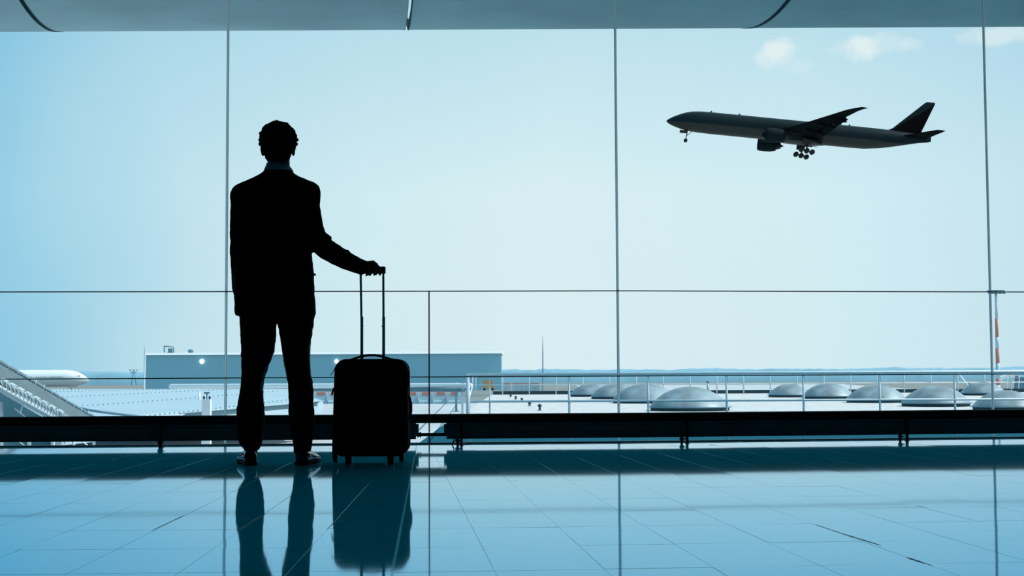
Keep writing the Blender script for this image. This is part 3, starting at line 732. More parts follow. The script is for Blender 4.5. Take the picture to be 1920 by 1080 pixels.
# hangar
hx0, hx1 = at(273.5, 700, 560).x, at(940, 700, 560).x; hz = at(600, 664.8, 560).z
hg = empty('hangar_building', ((hx0+hx1)/2, 590, GZ)); tag(hg, 'long blue-grey flat-roofed hangar across the airfield, white roof edge', 'building')
cx = (hx0+hx1)/2
npan = 24
for i in range(npan):
    w_ = (hx1-hx0)/npan; MB().box((hx0+w_*(i+.5)-cx, -29.8, (hz-GZ)/2), (w_-.008, .5, hz-GZ)).build('cladding_panel', HANG, hg)
MB().box((0, 1, (hz-GZ)/2-.1), (hx1-hx0-.3, 60, hz-GZ-.2)).build('hall_block', HANG, hg)
MB().loft([[Vector((x, y, z_)) for y, z_ in ((-30.9, hz-GZ), (-30.9, hz-GZ+.15), (-30.2, hz-GZ+.95), (29, hz-GZ+.95), (29, hz-GZ))] for x in (-(hx1-hx0)/2-.4, (hx1-hx0)/2+.4)], False).build('parapet', WHITE, hg)
for px, s_ in ((378.5, 1), (631, .9)):
    p_ = at(px, 677.5, 559.5); MB().revolve((p_.x-cx, -30.9, p_.z-GZ), (0, 1, 0), [(0, .2), (.1, .85*s_), (.3, .95*s_), (.8, .6*s_)], 14).build('bright_spot', PSPOT, hg)  # two bright spots, built as glowing discs on the hangar front
def tl(p, o): return Vector(p)-Vector(o)
ho = Vector((cx, 590, GZ))
m = MB(); 
for a_, b_ in (((308, 661), (308, 648.5)), ((308, 649), (325, 650.5)), ((325.5, 650.5), (325.5, 661))): m.tube([tl(at(*a_, 575), ho), tl(at(*b_, 575), ho)], .22, 6)
m.build('roof_gantry', STEELBLUE, hg)
p_ = tl(at(319.5, 657, 575), ho); MB().box(p_, (1.6, 1.6, 1.6)).box(p_+Vector((0, 0, -1)), (2, 2, .6)).build('roof_fan', STEELBLUE, hg)
p_ = tl(at(357.5, 659, 575), ho); MB().revolve(p_+Vector((0, 0, -.8)), (0, 0, 1), [(0, .9), (.8, .9), (.9, 1.3), (1.2, 1.2), (1.7, .4)], 12).build('roof_cowl', STEELBLUE, hg)

# thin masts and pylon
def mast(px, ytop, Y, r, lab, m=STEELBLUE):
    t_ = at(px, ytop, Y); o = empty('mast', (t_.x, Y, GZ)); tag(o, lab, 'mast')
    MB().revolve((0, 0, 0), (0, 0, 1), [(0, r*1.6), (1, r*1.6), (1.05, r), (t_.z-GZ-4, r*.7), (t_.z-GZ, r*.25)], 8).build('pole', m, o)
    MB().box((0, 0, .15), (r*8, r*8, .3)).build('base', CONCR, o); return o
mast(271.5, 638, 540, .28, 'thin grey lattice-thin mast standing at the left end of the hangar', RAILW)
mast(1017.5, 631, 330, .16, 'thin grey mast standing alone right of the hangar')
py_ = at(251, 693.5, 980); o = empty('power_pylon', (py_.x, 980, GZ)); tag(o, 'small distant power pylon above the forest left of the hangar', 'pylon')
H_ = py_.z-GZ; m = MB()
for s_ in (-1, 1): m.tube([(s_*1.8, 0, 0), (s_*.5, 0, H_*.75), (s_*.25, 0, H_)], .28, 6)
m.build('tower_leg', FOREST2, o)
m = MB().tube([(-3.2, 0, H_), (3.2, 0, H_)], .25, 6).tube([(-2.4, 0, H_-2), (2.4, 0, H_-2)], .25, 6).tube([(-3.2, 0, H_), (0, 0, H_-2.6), (3.2, 0, H_)], .2, 6); m.build('crossarm', FOREST2, o)

# floodlight mast at right
Yf = 300; tp = at(1868.5, 546, Yf); bt = at(1871, 700, Yf)
fm = empty('floodlight_mast', (bt.x, Yf, GZ)); tag(fm, 'tall red and white banded floodlight mast beside the rightmost mullion', 'mast')
Ht = tp.z-GZ; segs = [(0, 0.15, WHITE), (.15, .30, REDP), (.30, .44, RAILW), (.44, .60, REDP), (.60, .79, RAILW), (.79, .84, REDP), (.84, 1.0, RAILW)]
segy = [(760, 722, RAILW), (722, 710, REDP), (710, 681, RAILW), (681, 653, REDP), (653, 632, RAILW), (632, 598, REDP), (598, 546, RAILW)]
zprev = 0
for k, (ya, yb, mm) in enumerate(segy):
    z1 = at(1870, yb, Yf).z-GZ; z0 = zprev; zprev = z1
    f_ = lambda z_: .50-.28*z_/Ht
    MB().revolve((0, 0, 0), (0, 0, 1), [(z0, f_(z0)), (z1, f_(z1))], 10).build('mast_section', mm, fm)
MB().box((0, 0, Ht+.1), (3.4, 1.4, .18)).build('head_frame', STEELBLUE, fm)
for i in range(5):
    o = MB().box((-1.5+i*.75, -.5, Ht-.35), (.5, .5, .45)).box((-1.5+i*.75, -.5, Ht-.02), (.1, .1, .3)); o.build('floodlight', STEELBLUE, fm)

# domes on the gravel roof
domes = [(1302, 772, 155, 'big pale skylight dome behind the second railing post from centre'), (1216, 757, 128, 'skylight dome left behind the big pale dome'), (1160, 749, 100, 'darker skylight dome third in the left row'), (1112, 744.5, 84, 'small dark skylight dome farthest in the left row'),
         (1488, 745.5, 82, 'dark skylight dome farthest left of the right row'), (1563, 748.5, 98, 'dark skylight dome second in the right row'), (1656, 756, 114, 'dark-streaked skylight dome third in the right row'), (1772, 763.5, 130, 'bright skylight dome in front of the last thick railing post'),
         (1856, 742, 84, 'grey skylight dome behind the rightmost mullion'), (1905, 771, 124, 'grey skylight dome cut by the right edge of the photo')]
for (px, pyb, wd, lab) in domes:
    p_ = onz(px, pyb, DZ); Rr_ = wd/2*p_.y/FPX*1.0
    d_ = empty('skylight_dome', (p_.x, p_.y+Rr_*.9, DZ+.01), random.uniform(0, 1)); tag(d_, lab, 'skylight', 'skylight domes on the gravel roof')
    H_ = Rr_*.50; Rs = (Rr_*Rr_+H_*H_)/(2*H_)
    MB().revolve((0, 0, .13), (0, 0, 1), [(0, Rr_)]+[(.02+math.sqrt(Rs*Rs-(Rr_*q)**2)-(Rs-H_), Rr_*q) for q in (.99, .94, .88, .8, .7, .6, .48, .36, .24, .12, .01)], 32).build('dome_shell', DOME, d_)
    MB().revolve((0, 0, 0), (0, 0, 1), [(0, Rr_*.97), (.16, Rr_*.97), (.16, Rr_*.80), (.0, Rr_*.80)], 32, cap=False, smooth=False).build('curb', CURB, d_)
    MB().revolve((0, 0, .125), (0, 0, 1), [(0, Rr_*1.0), (0, Rr_*1.03), (.035, Rr_*1.03), (.035, Rr_*.99)], 32, cap=False, smooth=False).build('rim', STEELBLUE, d_)
# vent pipes on the gravel
for k, (px, pyb, h_) in enumerate(((957.5, 745, 5), (967, 749.5, 7), (978.5, 753, 7), (993, 762, 8), (1012, 770.5, 13))):
    p_ = onz(px, pyb, DZ); o = empty('vent_pipe', (p_.x, p_.y, DZ)); tag(o, ('%s small dark roof vent pipe in the row on the pale gravel' % ('farthest', 'second farthest', 'middle', 'second nearest', 'nearest')[k]), 'vent', 'roof vent pipes on the gravel')
    H_ = h_*p_.y/FPX; MB().revolve((0, 0, 0), (0, 0, 1), [(0, .05), (H_*.6, .045), (H_*.62, .085), (H_*.8, .085), (H_, .03)], 10).build('pipe', CURB, o)
    MB().revolve((0, 0, 0), (0, 0, 1), [(0, .10), (.03, .09), (.05, .05)], 10).build('flashing', STEELBLUE, o)
p_ = onz(1327.5, 738, DZ); o = empty('vent_stack', (p_.x, p_.y, DZ)); tag(o, 'pale upright vent stack behind the big skylight dome', 'vent')
H_ = 24*p_.y/FPX; MB().revolve((0, 0, 0), (0, 0, 1), [(0, .09), (H_*.8, .08)], 10).build('pipe', RAILW, o); MB().revolve((0, 0, H_*.8), (0, 0, 1), [(0, .10), (.1, .12), (.2, .06)], 10).build('cap', STEELBLUE, o)

# railings outside
def tube2(p, q, r, ns=8): return MB().tube([p, q], r, ns)
Yr = 27.0
zt = lambda px: at(px, 702.2-.005*(px-960)-.3, Yr)
rl_ = empty('roof_railing', (0, 0, 0)); tag(rl_, 'white tubular railing with thick corner post just outside, right half of the view', 'railing')
A_ = at(880, 702.5, Yr); B_ = at(2450, 693.5, Yr+.6)
tube2(A_, B_, .030, 10).build('top_rail', WHITE, rl_)
A2 = at(882, 753.0, Yr); B2 = at(2450, 746.0, Yr+.6); tube2(A2, B2, .021, 8).build('middle_rail', WHITE, rl_)
for px in (918, 1067, 1215, 1362, 1506, 1649, 1789.5, 1932, 2075, 2218):
    p_ = at(px, 703, Yr+(px-880)/1570*.6); 
    MB().tube([(p_.x, p_.y, DZ), (p_.x, p_.y, p_.z-.01)], .022 if px != 918 else .014, 8).build('post', RAILW, rl_)
p_ = at(877.5, 706, Yr); MB().tube([(p_.x, p_.y, DZ), (p_.x, p_.y, p_.z+.0)], .038, 12).build('corner_post', RAILW, rl_)
C_ = at(895, 704.5, 103.2)
side = [(t_, ) for t_ in (0,)]
s0 = Vector((p_.x, p_.y, A_.z)); s1 = at(886, 702.8, 100)
tube2(s0, s1, .025).build('side_rail', WHITE, rl_)
tube2(s0-Vector((0, 0, .5)), s1-Vector((0, 0, .75)), .02).build('side_rail', WHITE, rl_)
for px in (891,):
    MB().tube([(s1.x, s1.y, DZ), (s1.x, s1.y, s1.z)], .05, 8).build('post', RAILW, rl_)
fr_ = empty('far_railing', (0, 0, 0)); tag(fr_, 'thin white railing along the far edge of the gravel roof', 'railing')
a_ = at(886, 702.8, 102); b_ = at(2300, 696.5, 102)
tube2(a_, b_, .04, 6).build('top_rail', WHITE, fr_)
tube2(at(886, 721.8, 102), at(2300, 714.5, 102), .035, 6).build('middle_rail', WHITE, fr_)
px = 892
while px < 2250:
    p_ = at(px, 705, 102); MB().tube([(p_.x, 102, DZ), (p_.x, 102, at(px, 702.9-.0045*(px-960), 102).z)], .045, 6).build('post', RAILW, fr_); px += 50.2

# duct, barriers, poles on the deck at the left
du = empty('roof_duct', (0, 0, 0)); tag(du, 'long white insulated duct with rounded left end on the roof', 'duct')
d0, d1 = at(321, 724.6, 60), at(882, 722.6, 47)
MB().tube([d0, d1], [.105, .075], 20, rounded=True).build('pipe', DUCTW, du)
MB().tube([at(345, 729.5, 60), at(600, 731.0, 53), at(870, 730.8, 47)], [.03, .062, .07], 12).build('underside_shade', STEELBLUE, du)  # dark pipe added for the shaded lower half of the duct
for px in (330, 470, 612, 760, 872):
    t_ = (px-322)/(884-322); p_ = d0.lerp(d1, t_); MB().box((p_.x, p_.y, (p_.z+DZ)/2-.06), (.08, .08, p_.z-DZ-.1)).build('support', RAILW, du)
k = 0
ords = ['leftmost', 'second from left', 'third from left', 'fourth from left', 'fifth from left', 'sixth from left', 'seventh from left', 'fourth from right', 'third from right', 'second from right', 'rightmost']
for px in (576, 602.5, 629, 655.5, 682, 708.5, 735, 772.5, 799.5, 826.5, 853.5):
    p_ = onz(px, 757, DZ); o = empty('traffic_barrier', (p_.x, p_.y, DZ)); tag(o, ords[k]+' of the pale plastic barriers with faded red tops behind the suitcase', 'barrier', 'plastic traffic barriers on the roof deck'); k += 1
    s_ = p_.y/FPX; W_ = 25*s_; H_ = 21*s_
    MB().loft([[Vector((x*hw, y*hd, z_)) for x, y in ((-1, -1), (1, -1), (1, 1), (-1, 1))] for z_, hw, hd in ((0, W_/2, .22), (.12, W_/2, .22), (.18, W_/2*.96, .14), (H_-.02, W_/2*.93, .08), (H_, W_/2*.9, .06))], False).build('barrier_body', BARR, o)
    MB().box((0, 0, H_-.06), (W_*.62, .24, .17)).build('red_top', REDP, o)
p_ = onz(855.5, 772, DZ); o = empty('service_pole', (p_.x, p_.y, DZ)); tag(o, 'blue-grey service pole with small box left of the railing corner', 'pole')
Hp = at(855.5, 716, p_.y).z-DZ; MB().tube([(0, 0, 0), (0, 0, Hp)], .045, 10).build('pole', CPIPE, o); MB().box((.17, 0, Hp*.62), (.22, .15, .18)).build('junction_box', RAILW, o); MB().box((0, 0, .02), (.25, .25, .04)).build('base_plate', CPIPE, o)
bo = at(387.5, 778, 25); o = empty('lamp_bollard', (bo.x, 25, DZ)); tag(o, 'white box-shaped column with small twin floodlight head left of the man', 'lamp')
Hb = at(387.5, 749, 25).z-DZ
MB().box((0, 0, Hb/2), (.145, .145, Hb)).build('column', WHITE, o)
MB().tube([(0, 0, Hb), (0, 0, Hb+.11)], .010, 8).box((0, 0, Hb+.115), (.09, .06, .03)).build('bracket', STEELBLUE, o)
for s_ in (-1, 1): MB().ell((s_*.05, 0, Hb+.03), (.02, .03, .03), 10, 8).build('lamp_head', CURB, o)
wv_ = at(373.5, 744, 33); o = empty('marker_post', (wv_.x, 33, wv_.z-.2)); tag(o, 'tiny white marker post behind the white lamp column', 'post')
MB().tube([(0, 0, 0), (0, 0, .3)], .03, 8).build('stem', WHITE, o); MB().ell((0, 0, .33), (.035, .035, .02), 8, 6).build('cap', WHITE, o)

# pale vaulted sheet roof with rows of studs
def onv(px, py):                     # on the tilted roof plane
    d = ray(px, py); k_ = .0205; # z = .1 - k (42-Y)
    t_ = (.1-k_*42-HGT)/(d.z-k_*d.y); return CP+d*t_
FLc, FRc, BRc, BLc = onv(96, 796), onv(606, 751.5), onv(540, 729.5), onv(20, 729.2)
vr = empty('sheet_roof', (0, 0, 0)); tag(vr, 'pale blue vaulted metal roof with rows of small studs left of the man', 'roof')
mb = MB(); nu, nv = 30, 18; V_ = []; F_ = []
for i in range(nu+1):
    for jn in range(nv+1):
        u_, v2 = i/nu, jn/nv
        p_ = FLc.lerp(FRc, u_).lerp(BLc.lerp(BRc, u_), v2)
        p_.z += (.0 if v2 < 1 else -.0)
        V_.append(p_)
for i in range(nu+1):
    p_ = BLc.lerp(BRc, i/nu)+Vector((0, 3, -.25)); V_.append(p_)
for i in range(nu+1):
    p_ = BLc.lerp(BRc, i/nu)+Vector((0, 6, -1.0)); V_.append(p_)
for i in range(nu+1):
    p_ = FLc.lerp(FRc, i/nu)+Vector((0, -.02, -.35)); V_.append(p_)
for i in range(nu):
    for jn in range(nv): a_ = i*(nv+1)+jn; F_.append((a_, a_+nv+1, a_+nv+2, a_+1))
    o_ = (nu+1)*(nv+1)
    F_.append((i*(nv+1)+nv, (i+1)*(nv+1)+nv, o_+i+1, o_+i)); F_.append((o_+i, o_+i+1, o_+nu+1+i+1, o_+nu+1+i))
    o2 = o_+2*(nu+1); F_.append((i*(nv+1), o2+i, o2+i+1, (i+1)*(nv+1)))
mb.add(V_, F_, True); mb.build('roof_sheet', VAULT, vr)
sm_ = MB()
def studs(pts, n, s_):
    L_ = []
    for a_, b_ in zip(pts, pts[1:]): L_.append(((b_[0]-a_[0])**2+(b_[1]-a_[1])**2)**.5)
    tot = sum(L_)
    for i in range(n):
        t_ = tot*(i/(n-1))**.92; k_ = 0
        while k_ < len(L_)-1 and t_ > L_[k_]: t_ -= L_[k_]; k_ += 1
        a_, b_ = pts[k_], pts[k_+1]; f_ = t_/L_[k_]
        p_ = onv(a_[0]+(b_[0]-a_[0])*f_, a_[1]+(b_[1]-a_[1])*f_)
        sm_.revolve(p_, (0, 0, 1), [(0, s_), (s_*1.6, s_*.8), (s_*1.9, s_*.3)], 6)
studs([(80, 731.5), (240, 729.6), (330, 729.9)], 38, .011)
studs([(60, 737.5), (103, 735.2), (238, 731.6), (330, 730.3)], 42, .012)
studs([(60, 749), (110, 745.5), (240, 739.3), (375, 732.8), (430, 730.6)], 46, .013)
studs([(90, 767), (150, 762), (240, 756), (375, 746), (460, 738.5), (520, 734)], 48, .013)
studs([(240, 785), (305, 777.5), (375, 770.2), (460, 760), (560, 748)], 38, .013)
tag(sm_.build('stud', STUD, vr), kind='stuff')
gt = MB()
for i in range(60):
    u_ = .42+i*.0095; p_ = FLc.lerp(FRc, u_)+Vector((0, -.12, .0)); gt.box(p_, (.018, .30, .02))
gt.tube([FLc.lerp(FRc, .4)+Vector((0, .03, 0)), FRc+Vector((0, .03, 0))], .014, 6).tube([FLc.lerp(FRc, .4)+Vector((0, -.27, 0)), FRc+Vector((0, -.27, 0))], .014, 6)
tag(gt.build('gutter_grate', TRUSS, vr), kind='stuff')

# canopy with pipe and truss at far left
cn = empty('walkway_canopy', (0, 0, 0)); tag(cn, 'grey ribbed walkway canopy with pipe edge and steel truss at far left', 'canopy')
def cY(px): return 19+px*.035
edge = [(-90, 624), (-40, 654), (0, 678.5), (33, 697.5), (67, 718), (97, 735.5), (125, 752), (151, 767), (172, 779), (200, 795)]
MB().tube([at(x, y, cY(x)) for x, y in edge], [.032-.00004*max(0, x) for x, y in edge], 10).build('edge_pipe', CPIPE, cn)
MB().tube([at(x, y, cY(165)+.2) for x, y in ((150, 765), (165, 768.5), (195, 773), (235, 778), (270, 781))], .022, 8).build('side_pipe', CPIPE, cn)
for x, y in ((16, 688.3), (33.5, 698), (50.5, 708), (66.5, 717.8), (82, 727), (97, 736), (111, 744.3), (125, 752.5), (138.5, 760.3), (152, 768), (165, 775.5)):
    a_ = at(x+1.6, y-6, cY(x)-.10); b_ = at(x-1.8, y+7, cY(x)-.12); MB().tube([a_, b_], .0095, 6).build('pipe_clip', TRUSS, cn)
low = [(-110, 672), (-60, 692), (0, 719), (30, 732), (60, 749), (90, 766), (118, 782), (150, 801)]
def sample(pl, t_):
    t_ *= len(pl)-1; k_ = min(int(t_), len(pl)-2); f_ = t_-k_; return (pl[k_][0]*(1-f_)+pl[k_+1][0]*f_, pl[k_][1]*(1-f_)+pl[k_+1][1]*f_)
V_ = []; F_ = []; n = 170
for i in range(n+1):
    t_ = i/n; e1 = sample(edge, min(1, t_)); l1 = sample(low, max(0, t_-.10) if t_ > .1 else 0)
    a_ = at(e1[0]-1, e1[1]+2.2, cY(e1[0])+.0); c_ = at(*l1, cY(l1[0])-1.6)
    off = Vector((0, 0, .012*(1 if i % 3 < 2 else -1)))
    V_ += [a_+off, c_+off, a_+off-Vector((0, 0, .02)), c_+off-Vector((0, 0, .02))]
for i in range(n): q = i*4; F_ += [(q, q+1, q+5, q+4), (q+2, q+6, q+7, q+3)]
MB().add(V_, F_, False).build('ribbed_sheet', CANOPY, cn)
tr_ = empty('truss'); tr_.parent = cn
tY = lambda x: cY(x)-1.8
top = lambda x: 712+(x)*.545; bot = lambda x: 725+x*.56
MB().tube([at(x, top(x), tY(x)) for x in (-60, 0, 40, 80, 130)], .014, 6).build('top_chord', TRUSS, tr_)
MB().tube([at(x, bot(x)+.5, tY(x)) for x in (-60, 0, 40, 80, 130)], .016, 6).build('bottom_chord', WHITE, tr_)
MB().tube([at(x, bot(x)+4, tY(x)) for x in (-60, 0, 40, 80, 130)], .020, 6).tube([at(x, bot(x)+8.5, tY(x)) for x in (-60, 0, 40, 80, 130)], .012, 6).build('cable_tray', CPIPE, tr_)
x = -12.0; k = 0; step = 9.0
while x < 125:
    for s_ in (0, 1):
        a_ = (x, bot(x)) if not s_ else (x+step/2, top(x+step/2)); b_ = (x+step/2, top(x+step/2)) if not s_ else (x+step, bot(x+step))
        MB().tube([at(*a_, tY(x)), at(*b_, tY(x))], .0065, 6).build('diagonal', TRUSS, tr_)
    x += step; step *= .965
x = 2; 
while x < 120:
    a_ = at(x, top(x)-2, tY(x)); c_ = at(x+9, top(x+9)-1.5, tY(x)+.05)
    MB().loft([[a_, a_+Vector((0, .12, 0)), a_+Vector((0, .12, .012)), a_+Vector((0, 0, .012))], [c_, c_+Vector((0, .12, 0)), c_+Vector((0, .12, .012)), c_+Vector((0, 0, .012))]], False).build('sheet_flap', TRUSS, tr_); x += 15
# columns below the canopy
for k, (px, ytop, wd) in enumerate(((2.5, 754, 7.5), (55, 790, 7), (100, 800, 5.5), (138, 806, 6), (176, 812, 6))):
    Yc_ = 19.5+k*1.2; a_ = at(px, ytop, Yc_); b_ = at(px, 850, Yc_); r_ = wd/2*Yc_/FPX
    MB().tube([b_, a_], r_, 12).build('column', WHITE, cn)
for (p1, p2) in (((28, 766), (47, 781)), ((28, 822), (47, 836)), ((114, 826), (121, 836)), ((152, 826), (168, 838)), ((43, 757), (38, 776))):
    MB().tube([at(*p1, 20.5), at(*p2, 20.5)], .010, 6).build('brace', WHITE, cn)
tw = MB().loft([[at(-120, 700, 27), at(-120, 850, 27), at(-120, 850, 27.3), at(-120, 700, 27.3)], [at(0, 736, 27), at(0, 850, 27), at(0, 850, 27.3), at(0, 736, 27.3)], [at(80, 782, 27), at(80, 850, 27), at(80, 850, 27.3), at(80, 782, 27.3)], [at(180, 828, 27), at(180, 850, 27), at(180, 850, 27.3), at(180, 828, 27.3)]], False)
tw.build('back_panel', TEALW, cn)

# vehicles and equipment in the distance
def box_obj(nm, mm, parent, c, d): return MB().box(c, d).build(nm, mm, parent)
def truck(px, py, Y, L_, H_, cab_m, body_m, lab, name='service_truck', flip=1):
    p_ = at(px, py, Y); o = empty(name, (p_.x, Y, GZ)); tag(o, lab, 'vehicle')
    m = MB(); m.box((0, 0, .55+H_/2), (L_*.72, 2.3, H_)); m.build('cargo_body', body_m, o)
    c = MB().loft([[Vector((x*flip, y, z_)) for y, z_ in ((-1.1, .5), (1.1, .5), (1.1, h2), (-1.1, h2))] for x, h2 in ((L_*.37, .5+H_*.8), (L_*.48, .5+H_*.75), (L_*.56, .5+H_*.4))], False); c.build('cab', cab_m, o)
    for x in (-L_*.25, L_*.42):
        for y in (-1, 1): MB().revolve((x*flip, y*1.1-.15, .45), (0, 1, 0), [(0, .3), (.02, .45), (.28, .45), (.3, .3)], 12).build('wheel', RUBBER, o)
    return o
truck(914, 717, 540, 4.6, 3.4, ORANGE, ORANGE, 'orange service van in front of the hangar right end')
for k, (px, w_, mm, lab) in enumerate(((949, 17, RAILW, 'pale freight container with red top, left of two on the airfield'), (986, 50, RAILW, 'long pale freight container with red top, right of two on the airfield'))):
    Yc_ = 400; p_ = at(px, 722, Yc_); o = empty('freight_container', (p_.x, Yc_, GZ)); tag(o, lab, 'container', 'freight containers right of the hangar')
    W_ = w_*Yc_/FPX; zt_ = at(px, 717.5, Yc_).z-GZ
    for i in range(int(w_/8)): box_obj('side_panel', mm, o, (-W_/2+W_/int(w_/8)*(i+.5), -1.2, zt_/2-.2), (W_/int(w_/8)-.08, .15, zt_-.6))
    box_obj('container_box', mm, o, (0, 0, zt_/2-.2), (W_-.1, 2.3, zt_-.5)); box_obj('red_top', REDP, o, (0, 0, zt_-.35), (W_, 2.45, .35))
# ground support machines at right
def loader(px, Y, lab, s_=1):
    p_ = at(px, 720, Y); o = empty('baggage_loader', (p_.x, Y, GZ)); tag(o, lab, 'vehicle')
    box_obj('chassis', STEELBLUE, o, (0, 0, .8*s_), (4.5*s_, 2, .7*s_)); box_obj('cab', STEELBLUE, o, (1.5*s_, 0, 1.9*s_), (1.2*s_, 1.6, 1.5*s_))
    MB().tube([(-.3*s_, -.6, 1.1*s_), (-2.9*s_, -.6, 4.4*s_)], .30*s_, 8).build('belt_arm', RAILW, o)
    MB().tube([(.6*s_, 0, 1.1*s_), (-.8*s_, 0, 2.6*s_)], .12*s_, 6).build('lift_arm', STEELBLUE, o)
    for x in (-1.6, 1.6):
        for y in (-1, .7): MB().revolve((x*s_, y, .45*s_), (0, 1, 0), [(0, .3*s_), (.02, .45*s_), (.28, .45*s_), (.3, .3*s_)], 12).build('wheel', RUBBER, o)
    return o
loader(1824, 330, 'blue-grey baggage loader with raised arm behind the bright dome', 1.35)
Yb = 330; p_ = at(1890, 720, Yb); o = empty('boarding_stairs', (p_.x, Yb, GZ)); tag(o, 'white and blue-grey boarding stairs vehicle beside the floodlight mast', 'vehicle')
ze = at(1890, 701, Yb).z-GZ
MB().loft([[Vector((x, y, z_)) for y, z_ in ((-1, zb), (1, zb), (1, zb+.8), (-1, zb+.8))] for x, zb in ((-2.8, ze-2.0), (-.4, ze-.9), (2.0, ze-.8))], False).build('stair_flight', WHITE, o)
box_obj('chassis', STEELBLUE, o, (.6, 0, 1.0), (4.8, 1.9, .7)); box_obj('cab', STEELBLUE, o, (2.6, 0, ze-2.1), (2.2, 1.8, 2.6))
for x in (-.6, .8, 2.0): MB().tube([(x, -.9, 1.2), (x+.3, -.9, ze-.8)], .10, 6).build('stair_post', WHITE, o)
box_obj('platform', WHITE, o, (2.1, 0, ze-.55), (1.6, 2.0, .2))
for x in (-1.2, 2.4):
    for y in (-1, .7): MB().revolve((x, y, .45), (0, 1, 0), [(0, .3), (.02, .45), (.28, .45), (.3, .3)], 12).build('wheel', RUBBER, o)

